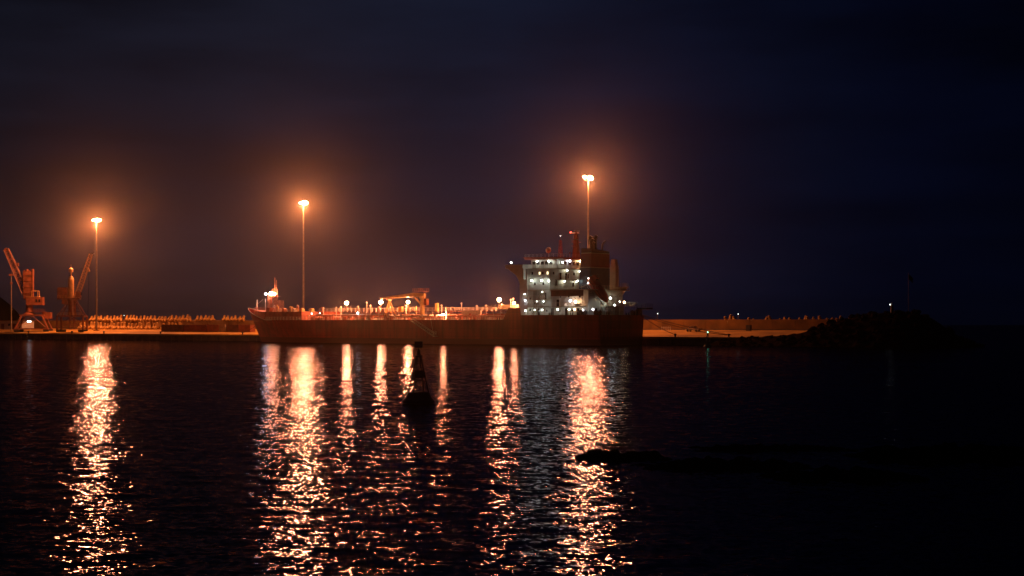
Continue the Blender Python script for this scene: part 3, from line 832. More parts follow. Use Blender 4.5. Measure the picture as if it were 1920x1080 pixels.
# lifeboat ramp
m = MB()
for y in (2.5, 5.6):
    m.path([(10.2,y,16.2),(7.6,y,16.9),(1.3,y,10.1)], .14, 6)
    m.path([(9.4,y,15.62),(5.6,y,13.3),(4.4,y,12.6)], .1, 6)
    m.path([(8.0,y,16.6),(6.6,y,14.2)], .09, 6); m.path([(5.6,y,14.6),(4.4,y,12.6)], .09, 6)
    m.tube((3.2,y,12.0),(3.2,y,ZP),.16); m.tube((1.5,y,10.3),(1.5,y,ZP),.16); m.tube((3.2,y,12.0),(1.5,y,9.2),.08)
m.tube((1.5,2.5,10.2),(1.5,5.6,10.2),.12); m.tube((3.2,2.5,11.9),(3.2,5.6,11.9),.12); m.tube((7.6,2.5,16.9),(7.6,5.6,16.9),.12)
m.build('lifeboat_ramp', M['rail'], S)
def build_boat():
    F3 = S.matrix_basis
    root = empty('lifeboat'); root.matrix_world = Matrix.Translation(Vector((30.72,477.28,0))) @ Matrix.Rotation(HEAD,4,'Z') @ Matrix.Translation((5.2,4.05,15.55)) @ Matrix.Rotation(math.pi,4,'Z') @ Matrix.Rotation(R(47),4,'Y')
    tag(root, 'enclosed dark orange freefall lifeboat resting nose down on its steep ramp beside the funnel', 'lifeboat')
    mb = MB(); n = 14; secs = [(-4.3,.9,.8,.0),(-4.1,1.25,1.1,.1),(-2,1.45,1.3,.15),(1,1.45,1.3,.1),(3,1.15,1.05,0),(4.2,.6,.6,-.05),(4.7,.12,.15,-.05)]
    vs = []
    for x, w, h, z in secs:
        for i in range(n):
            a = 2*math.pi*i/n; c, s_ = math.cos(a), math.sin(a)
            vs.append((x, w*abs(c)**.8*(1 if c > 0 else -1), z+h*abs(s_)**.8*(1 if s_ > 0 else -1)))
    fs = [(j*n+i, j*n+(i+1)%n, (j+1)*n+(i+1)%n, (j+1)*n+i) for j in range(len(secs)-1) for i in range(n)]
    fs += [tuple(range(n))[::-1], tuple(range((len(secs)-1)*n, len(secs)*n))]
    mb.add(vs, fs); mb.build('hull', M['boat'], root, smooth=True)
    MB().frustum((-4.0,-2.2,-.8,.8,1.1),(-3.8,-2.5,-.6,.6,2.0)).build('cockpit', M['boat'], root)
    MB().box(-2.35,-2.28,-.5,.5,1.45,1.85).build('window', M['glass'], root)
    k = MB(); k.path([(x, w+.03, z) for x, w, h, z in secs[1:-1]], .07); k.path([(x, -w-.03, z) for x, w, h, z in secs[1:-1]], .07); k.build('fender_strip', M['rubber'], root)
    MB().tube((-4.6,0,-.3),(-4.2,0,-.3),.4,n=10).build('propeller_shroud', M['rubber'], root)
build_boat()

# cargo deck
m = MB(); m.rail([(33.6,11.1,ZD),(100,11.1,ZD)], r=.045, step=1.6, h=1.15); 
pts = [(x, half(x,7)-.25, ZD) for x in (100,108,114,120,125,130,134)]
m.rail(pts, r=.045, step=1.6, h=1.15); m.build('side_railing', M['rail'], S)
m = MB(); m.rail([(33.6,-11.1,ZD),(100,-11.1,ZD)], r=.045, step=1.6, h=1.15); m.rail([(p[0],-p[1],p[2]) for p in pts], r=.045, step=1.6, h=1.15); m.build('side_railing', M['rail'], S)
m = MB(); m.box(31.5,117,-.9,.9,9.62,9.74); m.build('catwalk', M['deck'], S)
m = MB(); m.rail([(31.5,.9,9.74),(117,.9,9.74)], r=.05, step=1.8, h=1.15); m.rail([(31.5,-.9,9.74),(117,-.9,9.74)], r=.05, step=1.8, h=1.15); m.build('catwalk_railing', M['rail'], S)
m = MB()
for i in range(15):
    x = 34+i*5.8
    for y in (-3.6,-.8,.8,3.6): m.tube((x,y,ZD),(x,y,9.6 if abs(y)<1 else 8.6),.11,n=5)
    m.box(x-.12,x+.12,-3.8,3.8,8.3,8.5)
m.build('pipe_support', M['pipe'], S)
m = MB()
for y, z, r in ((2.6,8.75,.22),(3.3,8.72,.18),(1.8,8.75,.22),(-1.8,8.75,.22),(-2.7,8.72,.2)): m.tube((33,y,z),(116,y,z),r,n=8)
for x in (38.5,47,56,64,69,74,79,92,104,112): m.tube((x,-8,8.1),(x,8,8.1),.17,n=6); m.tube((x,8,8.1),(x,8,ZD),.17,n=6)
m.build('cargo_pipe', M['pipe'], S)
m = MB(); m.tube((82,8.9,8.75),(112,8.2,8.75),.12); m.tube((34,8.8,8.3),(60,8.8,8.3),.13); m.tube((62,9.6,8.2),(78,9.6,8.2),.16)
for x in range(84,112,4): m.tube((x,8.7,ZD),(x,8.7,8.75),.07)
for x in range(35,60,4): m.tube((x,8.8,ZD),(x,8.8,8.3),.07)
m.build('foam_pipe', M['pipew'], S)
# manifold: risers with flanges amidships
m = MB()
for i, x in enumerate((61,63.5,66,74.5,77,79.5)):
    m.tube((x,-9,8.5),(x,9,8.5),.25,n=8); m.tube((x,9,8.5),(x,9.15,8.5),.42,n=10); m.tube((x,7.4,8.5),(x,7.4,9.6),.1); m.tube((x-.35,7.4,9.6),(x+.35,7.4,9.6),.05)
m.build('manifold', M['pipew'], S)
# tank hatches, vents, small gear
for i, x in enumerate((37,45.5,54,84,93.5,101,109)):
    for y in (5.6,-5.6):
        m = MB(); m.tube((x,y,ZD),(x,y,ZD+1.0),.65,n=12); m.tube((x,y,ZD+1.0),(x,y,ZD+1.14),.75,n=12); m.build('tank_hatch', M['deck'], S)
for i, (x, y, z) in enumerate(((40.5,3.6,11.3),(49,4.2,11.5),(57.9,.4,12.4),(52,-4,11.7),(88,4.2,11.4),(97,4.0,11.6),(106,4.4,11.4),(99,-4,12),(113,3,11.3),(37.4,1.5,13.6),(38.3,1.5,13.3),(93.4,4,12.9),(63,3.6,11.8),(83,-3,11.9),(44.4,-2,11.8),(60,5,11),(111,-3,11.6),(90.5,-4,11.4))):
    m = MB(); m.tube((x,y,ZD),(x,y,z-.4),.13,n=6); m.tube((x,y,z-.5),(x,y,z),.26,.2,n=8)
    m.tube((x,y,z-.2),(x+.5,y,z-.3),.12,n=6)
    m.build('vent_post', M['pipew'], S)
random.seed(11)
for i in range(46):
    x = random.uniform(34,116); y = random.choice((-7,-5,4.6,6.4,7.4,9.6)); 
    m = MB(); h = random.uniform(.7,1.9); w = random.uniform(.2,.6)
    if i % 3 == 0: m.box(x-w,x+w,y-.4,y+.4,ZD,ZD+h)
    elif i % 3 == 1: m.tube((x,y,ZD),(x,y,ZD+h),.12,n=6); m.tube((x-.3,y,ZD+h),(x+.3,y,ZD+h),.22,n=8)
    else: m.path([(x,y,ZD),(x,y,ZD+h),(x+.4,y,ZD+h+.2),(x+.7,y,ZD+h-.1)],.14,6)
    m.build(('valve_box','valve','goose_neck')[i%3], M[random.choice(('pipew','pipe','rail','redrail'))], S)
# side steps / rack platforms near midship
m = MB(); m.box(33.4,45,-6.5,5.5,10.2,10.3); m.rail([(33.6,5.4,10.3),(44.9,5.4,10.3)], r=.05, step=1.2); m.box(35.6,42.4,1.0,1.15,10.3,11.6)
for x in (34,38,42,44.8):
    for y in (-6,5): m.tube((x,y,ZD),(x,y,10.2),.12)
m.build('aft_platform', M['cream'], S)
m = MB(); m.box(81,95,2.2,7,9.2,9.3); m.rail([(81,6.9,9.3),(95,6.9,9.3)], r=.045, step=1.0)
for x in (81.2,85,89,94.8): m.tube((x,6.8,ZD),(x,6.8,9.2),.1)
m.build('side_platform', M['redrail'], S)
m = MB(); m.box(46,53,5.6,6.0,8.7,9.9); m.rail([(46,7,8.7),(58,7,8.7)], r=.04, step=1.1); m.box(46,58,5.6,7.1,8.6,8.7)
for x in (46.2,50,54,57.8): m.tube((x,7,ZD),(x,7,8.6),.1)
m.build('side_platform', M['rail'], S)

# hose crane
cr = empty('deck_crane'); cr.parent = S; cr.location = (70.4, 4, ZD)
MB().tube((0,0,-.1),(0,0,6.6),.75,.62,n=14).tube((0,0,6.6),(0,0,7.4),.95,n=14).build('pedestal', M['crane_y'], cr)
m = MB(); m.prism([(-.9,7.4),(-.9,8.2),(3.2,8.45),(17.2,7.0),(17.2,6.7),(3.0,7.25),(.9,7.0)], -.45, .45); m.build('jib', M['crane_y'], cr)
MB().tube((0,0,4.6),(2.9,0,6.8),.28).tube((0,.5,4.4),(2.6,.4,6.8),.12).build('luffing_ram', M['crane_y'], cr)
m = MB(); m.box(-1.5,2.8,-1.3,1.3,8.75,8.82); m.rail([(-1.5,1.3,8.82),(2.8,1.3,8.82)], r=.045, step=.9, h=.9); m.rail([(-1.5,-1.3,8.82),(2.8,-1.3,8.82)], r=.045, step=.9, h=.9)
m.path([(-1.4,.9,8.8),(-1.4,.9,4)],.05); m.path([(-1.4,-.1,8.8),(-1.4,-.1,4)],.05)
for k in range(12): m.tube((-1.4,.9,4+k*.4),(-1.4,-.1,4+k*.4),.03,n=4)
m.build('service_platform', M['redrail'], cr)
MB().box(-2.1,-1.0,-.6,.6,4.6,6.6).build('control_box', M['cr1'], cr)
MB().tube((16.6,0,6.7),(16.6,0,5.4),.05).box(16.4,16.8,-.15,.15,4.9,5.4).build('hook', M['steel'], cr)
m = MB()
m.path([(82.6,4,ZD+.3),(84.0,4,13.3),(85.4,4,ZD+.3)],.16); m.path([(84.0,2.6,ZD+.3),(84.0,4,13.3),(84.0,6.6,ZD+.3)],.16); m.box(83.6,84.4,3.2,4.8,13.2,13.4)
m.path([(80.4,4,ZD+.3),(83.6,4,13.1)],.14)
m.build('jib_rest', M['crane_y'], S)
m = MB(); m.tube((76.6,3,ZD),(76.6,3,11.8),.09); m.tube((78,-2,ZD),(78,-2,11.5),.09); m.box(79.8,81.0,2,3.0,9.7,11.3); m.box(64.6,65.6,3,3.8,9.7,12.2); m.build('locker', M['crane_y'], S)

# deck floodlights
ship_lamp((105.7,0,12.6), 'sod', 2300, .55, 3.0, name='deck_floodlight'); ship_lamp((91.0,0,12.7), 'sod', 2600, .6, 3.0, name='deck_floodlight')
ship_lamp((79.7,0,12.7), 'sod', 2300, .5, 3.0, name='deck_floodlight'); ship_lamp((60.4,6,8.6), 'sod', 1100, .42, 1.5, name='deck_floodlight')
ship_lamp((43.8,0,13.1), 'sod', 2600, .55, 3.2, name='deck_floodlight'); ship_lamp((35.9,3,12.0), 'sod', 600, .38, 2.0, name='deck_floodlight')
ship_lamp((92.4,9,9.3), 'white', 90, .34, 2.2); ship_lamp((113.6,7.6,9.2), 'white', 40, .2, 2.1); ship_lamp((109.9,7.8,9.3), 'white', 22, .16, 2.2)
# foremast
m = MB(); m.truss((138.2,0,9.9),(138.2,0,17.4),1.6,1.6,7,.08,1.1,1.1,up=(0,1,0)); m.tube((138.2,0,17.4),(138.2,0,21.3),.14,.06); m.tube((137.4,0,17.4),(137.4,0,20.4),.07)
m.box(136.9,139.4,-1.5,1.5,15.0,15.1); m.rail([(136.9,1.5,15.1),(139.4,1.5,15.1)],r=.04,step=.8,h=.9)
m.build('foremast', M['pipe'], S)
m = MB(); m.truss((135.9,0,9.9),(135.9,0,13.6),1.5,1.8,5,.07,up=(0,1,0)); m.truss((140.6,0,9.9),(140.6,0,15.4),.8,.8,6,.06,up=(0,1,0)); m.build('mast_ladder', M['pipe'], S)
ship_lamp((138.7,1.2,15.9), 'sod', 900, .62, .6, name='deck_floodlight'); ship_lamp((137.2,1.2,15.8), 'sod', 420, .45, .6, name='deck_floodlight'); ship_lamp((141.6,.8,15.85), 'cool', 120, .36, .5, name='deck_floodlight')
m = MB(); m.tube((146.6,0,9.9),(146.6,0,14.0),.14); m.tube((146.6,0,12.4),(143.8,0,14.0),.05); m.tube((142.6,0,10),(142.6,0,14.3),.06); m.build('bow_mast', M['rail'], S)
m = MB(); m.rail([(118,7.6,9.9),(127,7.2,9.9),(134,5.6,9.9),(140,3.4,10.1),(146,1.2,10.4)], r=.045, step=1.4); m.build('forecastle_railing', M['redrail'], S)
random.seed(5)
for i in range(20):
    x = random.uniform(118,145); y = random.uniform(-2.5,3.2) if x > 134 else random.uniform(-4,5)
    m = MB(); h = random.uniform(.8,2.0)
    if i % 2: m.tube((x,y-.6,10.5),(x,y+.6,10.5),.5,n=10); m.box(x-.5,x+.5,y-.8,y+.8,9.9,10.2)
    else: m.path([(x,y,9.85),(x,y,9.9+h),(x+.5,y,9.9+h+.25),(x+.8,y,9.9+h-.1)],.17,6)
    m.build('windlass' if i % 2 else 'vent', M[random.choice(('pipew','redrail','crane_y'))], S)
m = MB(); m.box(134.6,136.0,4.4,6.0,7,11.2); m.box(129,133,7.6,7.9,7.1,9.2); m.build('deck_locker', M['deck'], S)
m = MB(); m.tube((147.3,-2.4,8.0),(146.6,-2.6,5.6),.28); m.tube((146.6,-2.6,5.7),(147.6,-2.9,6.6),.22,.1); m.tube((146.6,-2.6,5.7),(145.6,-2.4,6.7),.22,.1); m.ball((147.2,-2.2,8.0),.7); m.build('anchor', M['black'], S)
# bow mark: draught scale strokes
# gangway
m = MB()
a = Vector((67.6,12.1,7.3)); b = Vector((58.6,12.1,2.7))
m.truss(a, b, .8, .9, 12, .045); m.add([a+Vector((0,-.35,-.42)),a+Vector((0,.35,-.42)),b+Vector((0,.35,-.42)),b+Vector((0,-.35,-.42))],[(0,1,2,3)])
m.box(57.6,58.8,11.7,12.6,2.2,2.3); m.rail([(57.6,12.5,2.3),(58.7,12.5,2.3)],r=.04,step=1.1,h=1.5); m.tube((58.6,12.5,2.3),(60.2,11.9,7.3),.03); m.tube((67.6,11.0,7.2),(67.6,12.6,7.2),.12)
m.build('gangway', M['rail'], S)

# ------------------------------------------------------------------ mooring lines
def Wp(x, y, z): return Vector((30.72,477.28,0)) + F*x + Vector((-.616,-.788,0))*y + Vector((0,0,z))
def rope(a, b, sag, label, r=.09):
    pts = [a.lerp(b, t/14) - Vector((0,0,sag*4*(t/14)*(1-t/14))) for t in range(15)]
    o = MB().path(pts, r, 6).build('mooring_line', M['rope']); tag(o, label, 'rope', 'mooring lines of the ship')
def bollard(s, label, w=.9):
    o = MB().lathe([(.32,0),(.26,.25),(.24,.6),(.42,.75),(.40,.95),(.15,1.02)], n=10).build('bollard', M['black'], loc=Q(s, w, ground(w)-.02), smooth=False)
    tag(o, label, 'bollard', 'bollards along the quay edge')
rope(Wp(.3,-9.5,8.6), Q(-9,.9,2.9), .5, 'short dark mooring line dropping steeply from the stern to the quay')
rope(Wp(.3,-8.5,8.7), Q(-26,.9,2.9), .9, 'long dark mooring line running from the stern far along the quay')
rope(Wp(.3,-10.5,8.5), Q(-27,1.0,2.9), .4, 'upper dark mooring line from the stern, above the long one')
rope(Wp(147,-2.6,9.6), Q(158,.9,2.9), .4, 'dark mooring line from the bow down to the quay edge')
rope(Wp(145,-3.6,9.0), Q(168,.9,2.9), .8, 'slack dark mooring line from the bow reaching farther along the quay')
bollard(-9, 'black bollard holding the short stern line'); bollard(-26.5, 'black bollard far behind the stern, holding the long lines')
bollard(158, 'black bollard just ahead of the bow'); bollard(168, 'second black bollard ahead of the bow')
bollard(211, 'black bollard on the quay edge in front of the long containers'); bollard(243, 'black bollard on the quay edge below the lower armour units'); bollard(262, 'black bollard on the quay edge right of the right-hand crane')
bollard(289, 'black bollard on the quay edge between the two harbour cranes')

# ------------------------------------------------------------------ containers on the quay
def container(s, L, m, label, w=14, H=2.6):
    root = empty('shipping_container', Q(s, w, ground(w)+.02), HEAD); tag(root, label, 'container', 'shipping containers on the quay')
    b = MB(); W = 2.44
    b.box(.08, L-.08, -W/2+.06, W/2-.06, .1, H-.05)
    n = int(L/.56)
    for i in range(n):
        x = .2+i*(L-.4)/n
        for y in (-W/2, W/2-.06): b.box(x, x+.26, y, y+.06, .15, H-.12)
    b.build('body', M[m], root)
    f = MB()
    for x in (0, L-.12):
        for y in (-W/2-.01, W/2-.11): f.box(x, x+.12, y, y+.12, 0, H)
    for z in (0, H-.12):
        for y in (-W/2-.01, W/2-.11): f.box(.12, L-.12, y, y+.12, z, z+.12)
        for x in (0, L-.12): f.box(x, x+.12, -W/2+.11, W/2-.11, z, z+.12)
    f.build('frame', M[m], root)
    d = MB()
    for y in (-.85,-.35,.35,.85): d.tube((-.03,y,.2),(-.03,y,H-.2),.025)
    d.build('door_bars', M['steel'], root)
container(212.4, 12.19, 'box_brown', 'long dark brown container, leftmost of the dark row on the quay')
container(199.9, 12.19, 'box_red', 'long dark red container in the middle of the dark row')
container(193.4, 6.06, 'box_rust', 'short rust red container at the right end of the long dark row')
container(190.1-.2, 2.99, 'box_sand', 'small sand coloured container between the dark row and the right pair')
container(183.2, 6.06, 'box_brown', 'short brown container, left one of the right pair before the bow')
container(176.8, 6.06, 'box_rust', 'short red container nearest the ship bow')

# low white shed at the far left
sh = empty('harbour_shed', Q(325,24,ground(24)), HEAD); tag(sh, 'long low white shed with dark doors below the dark hill', 'building')
MB().box(0,44,-6,0,-.5,3.5).build('wall', M['white'], sh); MB().box(-.5,44.5,-6.5,.5,3.5,3.75).build('roof', M['conc'], sh)
for x in (4,12,20,28,36): MB().box(x,x+2.2,.0,.06,0,2.4).build('door', M['box_brown'], sh)
for x in (8,16.5,24.5,32.5,40.5): MB().box(x,x+1.4,.0,.05,1.4,2.4).build('window', M['glass'], sh)

# ------------------------------------------------------------------ harbour cranes
def bogies(root, xs, ys):
    for x in xs:
        for y in ys:
            b = MB(); b.box(x-1.1,x+1.1,y-.35,y+.35,.35,1.0)
            for dx in (-.75,-.25,.25,.75): b.tube((x+dx,y-.2,.3),(x+dx,y+.2,.3),.3,n=10)
            b.build('bogie', M['rubber'], root)
def crane_right():
    root = empty('harbour_crane', Q(272.5,9,ground(9)), R(2)); tag(root, 'ochre harbour crane with slim round tower, lattice jib raised right towards the light mast', 'crane', 'harbour cranes on the quay')
    g = root.location.z
    for x in (-5,5):
        for y in (-3.6,3.6): MB().box(x-.3,x+.3,y-.3,y+.3,.9,8.7-g).build('leg', M['cr2d'], root)
    p = MB(); z = 8.7-g
    for y in (-3.6,3.6): p.box(-5.3,5.3,y-.3,y+.3,z,z+.5); p.box(-5.2,5.2,y-.15,y+.15,1.1,1.4); p.tube((-4.8,y,1.4),(0,y,z),.13); p.tube((4.8,y,1.4),(0,y,z),.13); p.box(-.2,.2,y-.2,y+.2,1.1,z)
    for x in (-5,5): p.box(x-.3,x+.3,-3.3,3.3,z,z+.5)
    for k in (1,2): p.tube((-5,-3.6,1.4+k*1.5),(5,-3.6,1.4+k*1.5),.06)
    p.build('portal', M['cr2d'], root)
    p = MB(); z0 = 9.2-g; z1 = 14.9-g
    for sx_, sy_ in ((1,1),(1,-1),(-1,1),(-1,-1)): p.tube((4.6*sx_,3.2*sy_,z0),(1.4*sx_,1.2*sy_,z1),.22)
    p.lathe([(1.9,z0-.4),(1.5,z0+2),(1.5,z1),(2.1,z1),(2.1,z1+.5)],n=14)
    for k in range(4):
        t = k/4; w = 4.4-3*t; p.tube((-w,-(3.1-1.9*t),z0+(z1-z0)*t),(w,-(3.1-1.9*t),z0+(z1-z0)*t),.08)
    p.build('pedestal', M['cr2d'], root)
    MB().box(-5.4,3.2,-1.6,1.6,15.4-g,15.9-g).build('slewing_platform', M['cr2d'], root)
    MB().box(-5.4,-1.7,-1.5,1.5,15.9-g,19.9-g).box(-5.2,-1.9,-1.3,1.3,19.9-g,20.1-g).build('machine_house', M['cr1'], root)
    MB().box(-3.7,-1.6,-1.2,1.2,13.6-g,15.4-g).build('counterweight', M['cr1'], root)
    MB().lathe([(1.15,15.9-g),(1.15,23.2-g),(.75,24.2-g),(.3,24.5-g),(.3,26-g),(.9,26-g),(.9,27.2-g),(.5,27.6-g),(.1,27.8-g),(.05,29-g)],c=(-.4,0),n=14).build('tower', M['cr2'], root)
    MB().truss((1.6,0,15.9-g),(7.3,0,33.0-g),1.9,1.7,16,.13,1.2,1.0,up=(0,1,0)).build('jib', M['cr2'], root)
    MB().box(6.4,8.4,-.5,.5,33.0-g,33.3-g).build('jib_head', M['steel'], root); MB().tube((5.9,0,27.9-g),(6.6,0,26.2-g),.5).build('hook_block', M['cr2'], root)
    MB().tube((-.4,0,26.8-g),(5.2,0,27.6-g),.05).tube((6.6,0,33-g),(6.0,0,9-g),.04).tube((6.4,.2,26.5-g),(6.2,.2,9-g),.04).build('cable', M['rubber'], root)
    c = MB(); c.box(2.0,3.8,-2.2,-.6,16.2-g,18.4-g); c.build('cab', M['cr1'], root); MB().box(3.8,3.85,-2.1,-.7,17-g,18.2-g).build('window', M['glass'], root)
    r = MB(); r.rail([(-5.3,-1.6,15.9-g),(3.1,-1.6,15.9-g)],r=.05,step=1); r.rail([(-4.9,-3.6,9.2-g),(4.9,-3.6,9.2-g)],r=.05,step=1.2); r.build('railing', M['cr2'], root)
    bogies(root, (-4.2,4.2), (-3.6,3.6))
def crane_left():
    root = empty('harbour_crane', Q(299.5,9,ground(9)), R(2)); tag(root, 'rust red harbour crane with thick square tower, jib raised left before the dark hill', 'crane', 'harbour cranes on the quay')
    g = root.location.z
    for x, x2 in ((-5,-2.4),(8.2,5.6)):
        for y in (-3.4,3.4): MB().tube((x,y,.9),(x2,y*.8,9.2-g),.38,n=6).build('leg', M['cr1'], root)
    p = MB(); p.box(-3.2,6.4,-3,3,9.0-g,9.7-g); p.box(-5.2,8.4,-3.6,-3.2,1.0,1.5); p.box(-5.2,8.4,3.2,3.6,1.0,1.5); p.tube((-4.4,-3.4,1.5),(2,-3,9-g),.16); p.tube((7.6,-3.4,1.5),(2,-3,9-g),.16); p.build('portal', M['cr1'], root)
    p = MB(); p.lathe([(2.6,9.7-g),(1.5,10.6-g),(1.3,13.4-g)],n=12); p.box(1.0,6.4,-1.8,1.8,10.6-g,10.8-g); p.rail([(1.0,-1.8,10.8-g),(6.4,-1.8,10.8-g)],r=.05,step=.9,h=1.1); p.build('pedestal', M['cr1'], root)
    MB().box(5.4,8.7,-1.5,1.5,8.0-g,10.6-g).build('winch_house', M['cr1'], root)
    MB().box(-.9,5.6,-1.7,1.7,13.4-g,16.6-g).build('machine_house', M['cr1'], root)
    for x in (3.2,4.4): MB().box(x-.35,x+.35,-1.75,-1.7,14.6-g,15.7-g).build('window', M['glass'], root)
    t = MB(); t.frustum((-1.9,1.5,-1.4,1.4,15.6-g),(-2.2,1.6,-1.3,1.3,26.8-g)); t.box(1.5,1.75,-1.5,-1.2,15.6-g,27.4-g)
    for x in (-2,-1,0,1.2): t.box(x,x+.4,-1.2,1.2,26.8-g,27.3-g+.4*(x%2))
    for z in (18,20.5,23,25.2): t.box(-2.35,1.8,-1.55,-1.35,z-g,z+.14-g)
    t.build('tower', M['cr1'], root)
    MB().truss((-1.0,0,17.4-g),(-9.1,0,35.6-g),2.6,2.2,13,.16,1.8,1.3,up=(0,1,0)).truss((-1.0,.2,17.4-g),(-9.1,.2,35.6-g),1.6,1.8,13,.14,1.2,1.0,up=(0,1,0)).build('jib', M['cr1'], root)
    MB().tube((-9.1,-.6,35.6-g),(-9.1,.6,35.6-g),.6).box(-5.2,-4.2,-.8,.8,28.9-g,30.2-g).build('sheave', M['cr1'], root)
    MB().tube((-9.4,0,35.4-g),(-1.6,0,27.2-g),.05).build('cable', M['rubber'], root)
    c = MB()
    for a, b in (((1.3,-1.5,16.6-g),(1.3,-1.5,19-g)),((3.7,-1.5,16.6-g),(3.7,-1.5,19-g)),((1.3,-1.5,19-g),(3.7,-1.5,19-g)),((1.3,1.2,16.6-g),(1.3,1.2,19-g)),((3.7,1.2,16.6-g),(3.7,1.2,19-g)),((1.3,1.2,19-g),(3.7,1.2,19-g)),((1.3,-1.5,19-g),(1.3,1.2,19-g)),((3.7,-1.5,19-g),(3.7,1.2,19-g))): c.tube(a, b, .12)
    c.box(-1,4,-1.75,1.75,16.6-g,16.75-g); c.build('cab_frame', M['cr2'], root)
    bogies(root, (-4.2,7.4), (-3.4,3.4))
    for dx in (0,.9):
        f = MB().box(-.2,.2,-.1,.2,.25,.35).build('floodlight', M['steel'], root, loc=(.4+dx,-3.7,6.9-g))
        MB().ball((0,0,0),.36,8,6).build('lamp', M['e_mark'], f)
    light('crane_lamp', (.9,-4.0,6.9-g), COOL, 20, .4, root)
crane_right(); crane_left()

# unlit lamp post at the left
lp = empty('lamp_post', Q(315.5,12,ground(12)), 0); tag(lp, 'slim unlit lamp post left of the rust red crane, in front of the dark hill', 'lamp post')
g = lp.location.z
MB().tube((0,0,0),(0,0,25.4-g),.26,.2,n=8).build('pole', M['steel'], lp)
MB().box(-.9,.9,-.3,.3,25.4-g,26.2-g).tube((0,0,25.2-g),(0,0,27.2-g),.08).box(-.4,.4,-.3,.3,22-g,22.8-g).build('lamp_head', M['cr1'], lp)

# ------------------------------------------------------------------ small things aft of the ship
def small_pole(p, h, label, em='e_mark', r=.1):
    root = empty('marker_light', p); tag(root, label, 'marker light', 'small lights along the breakwater wall')
    MB().tube((0,0,0),(0,0,h),.06,.05).build('pole', M['steel'], root)
    l = MB().ball((0,0,h+.1),r,8,6).build('lamp', M[em], root)
small_pole(Q(18.2,33.5,7.0), 2.0, 'tiny white light on a thin post on the wall just behind the stern')
small_pole(Q(-10,34,7.0), 1.8, 'tiny white light on a thin post on the wall, above the green buoy')
small_pole(Q(271.4,33.5,7.0), 2.2, 'tiny white light among the upper armour units right of the crane')
b = empty('quay_barrier', Q(13,28,ground(28)), HEAD); tag(b, 'small white barred barrier standing at the foot of the wall behind the stern', 'barrier')
for k in range(5): MB().box(-k*.75,-k*.75+.16,-.1,.1,0,1.3).build('bar', M['white'], b)
MB().box(-3.2,.3,-.04,.04,.9,1.0).build('crossbar', M['white'], b)
b = empty('parked_pickup', Q(-.6,24,ground(24)), HEAD); tag(b, 'small pale pickup truck parked under the wall behind the stern', 'pickup')
MB().prism([(-2.4,.45),(2.4,.45),(2.4,1.0),(1.3,1.1),(.7,1.7),(-.6,1.7),(-.7,1.05),(-2.4,1.05)],-.85,.85).build('body', M['cream'], b)
for x in (-1.5,1.5):
    for y in (-.8,.8): MB().tube((x,y-.12,.35),(x,y+.12,.35),.35,n=12).build('wheel', M['rubber'], b)
MB().prism([(.62,1.12),(1.1,1.12),(.66,1.6)],-.87,.87).box(-.5,.5,-.87,.87,1.15,1.6).build('window', M['glass'], b)
c = empty('electric_cabinet', Q(-16.5,29,ground(29)), HEAD); tag(c, 'dark square cabinet at the foot of the wall, right of the green buoy', 'cabinet')
MB().box(-.75,.75,-.4,.4,0,1.6).build('body', M['black'], c); MB().box(-.85,.85,-.5,.5,1.6,1.7).build('roof', M['black'], c); MB().box(-.02,.02,.4,.42,.1,1.5).build('door', M['steel'], c)
c = empty('tide_pillar', Q(-41,28,ground(28)+.2), HEAD); tag(c, 'short pale pillar with a cap near the right end of the lit wall', 'pillar')
MB().tube((0,0,0),(0,0,1.7),.4,.36,n=10).build('shaft', M['conc'], c); MB().tube((0,0,1.7),(0,0,1.85),.46,n=10).build('cap', M['conc'], c)

be = empty('beacon', Q(-69,14,mound_z(-69,14)-.3)); tag(be, 'dark beacon column with a small white light on top of the rock mound', 'beacon')
MB().tube((0,0,0),(0,0,2.4),.45,.35,n=10).tube((0,0,2.4),(0,0,3.4),.12).tube((0,0,3.0),(-.5,0,2.9),.05).build('column', M['black'], be)
MB().ball((-.55,-.2,2.75),.14,8,6).build('lamp', M['e_mark'], be)
fp = empty('flagpole', Q(-73.7,14,mound_z(-73.7,14)-.3)); tag(fp, 'tall thin flagpole with a drooping dark flag on the rock mound', 'flagpole')
g = fp.location.z
MB().tube((0,0,0),(0,0,19.5-g),.07,.04,n=8).build('pole', M['steel'], fp)
fl = MB(); vs = []; fs = []
for i in range(8):
    for j in range(6):
        u = i/7; v = j/5; vs.append((.1+1.1*u, .12*math.sin(u*6+v*2), 19.2-g-1.4*v-1.1*u+.15*math.sin(v*3)*u))
for i in range(7):
    for j in range(5): a = i*6+j; fs.append((a,a+1,a+7,a+6))
fl.add(vs, fs); f_ = fl.build('flag', M['flag'], fp)
sol = f_.modifiers.new('thickness','SOLIDIFY'); sol.thickness = .02

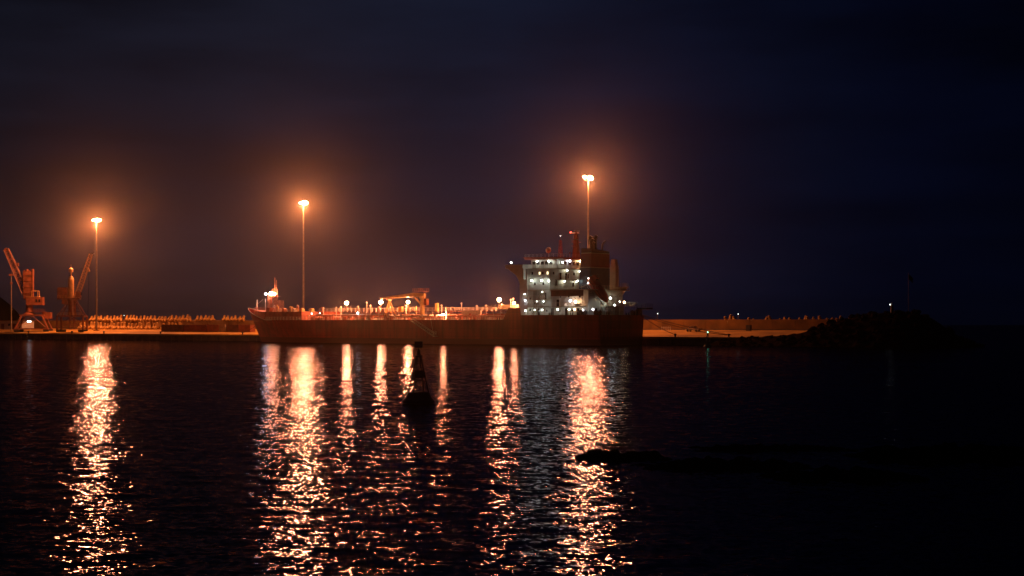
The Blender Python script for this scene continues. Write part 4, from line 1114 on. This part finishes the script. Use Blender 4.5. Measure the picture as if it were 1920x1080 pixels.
# ------------------------------------------------------------------ buoys
def buoy(loc, label, m, sc=1, lit=None):
    root = empty('navigation_buoy', loc); tag(root, label, 'buoy'); root.scale = (sc,sc,sc)
    MB().lathe([(.6,-.6),(1.0,-.45),(1.14,-.1),(1.14,.30),(.95,.5),(.8,.85)],n=24).build('float', M[m], root)
    MB().lathe([(1.16,.0),(1.24,.06),(1.24,.2),(1.16,.26)],n=24).build('fender_ring', M['rubber'], root)
    t = MB(); z0, z1 = .85, 3.55; n = 4
    c = [(.86*math.cos(a), .86*math.sin(a)) for a in [math.pi/4*(1+2*k)+.35 for k in range(4)]]
    for k in range(4):
        a, b = c[k], c[(k+1)%4]
        t.tube((a[0],a[1],z0),(a[0]*.2,a[1]*.2,z1),.055)
        for tt in (.0,.33,.66):
            s0 = 1-.8*tt; s1 = 1-.8*(tt+.33); za = z0+(z1-z0)*tt; zb = z0+(z1-z0)*(tt+.33)
            t.tube((a[0]*s0,a[1]*s0,za),(b[0]*s0,b[1]*s0,za),.03); t.tube((a[0]*s0,a[1]*s0,za),(b[0]*s1,b[1]*s1,zb),.025)
    t.build('tower', M[m], root)
    d = MB()
    for k in range(4):
        a, b = c[k], c[(k+1)%4]
        za, zb = 1.95, 2.5; sa = 1-.8*(za-z0)/(z1-z0)+.05; sb = 1-.8*(zb-z0)/(z1-z0)+.05
        p = [(a[0]*sa,a[1]*sa,za),(b[0]*sa,b[1]*sa,za),(b[0]*sb,b[1]*sb,zb),(a[0]*sb,a[1]*sb,zb)]
        q = [(x*.95,y*.95,z) for x,y,z in p]
        d.add(p+q,[(0,1,2,3),(7,6,5,4),(0,4,5,1),(1,5,6,2),(2,6,7,3),(3,7,4,0)])
    d.build('daymark_panel', M[m], root)
    MB().lathe([(.28,3.5),(.28,3.62),(.14,3.66),(.14,4.0),(.1,4.05)],n=12).build('lantern', M[m], root)
    if lit:
        MB().ball((0,0,4.1),.16,8,6).build('lamp', M['e_green'], root); light('buoy_lamp',(0,0,4.15),(.1,1,.55),lit,.15,root)
    else:
        MB().lathe([(.05,4.0),(.05,4.2)],n=8).box(-.3,.3,-.3,.3,4.2,4.68).build('topmark', M[m], root)
    return root
buoy((-7,128,0), 'black unlit buoy with lattice tower and square topmark floating in front of the ship', 'buoy')
buoy((50.05,436.4,0), 'small dark buoy with a lit green lamp floating off the quay behind the stern', 'green', .93, 5)

# ------------------------------------------------------------------ humid harbour air
hz = MB(); hz.box(-8000,8000,-1000,9000,-5,62)
hm = bpy.data.materials.new('haze_air'); hm.use_nodes = True
t = hm.node_tree; t.nodes.clear(); o = t.nodes.new('ShaderNodeOutputMaterial'); pv = t.nodes.new('ShaderNodeVolumePrincipled')
pv.inputs['Color'].default_value = (.95,.80,.52,1); pv.inputs['Density'].default_value = HAZE_DENSITY; pv.inputs['Anisotropy'].default_value = .963
t.links.new(pv.outputs[0], o.inputs['Volume'])
hm.cycles.volume_sampling = 'EQUIANGULAR'
tag(hz.build('haze', hm), kind='stuff')
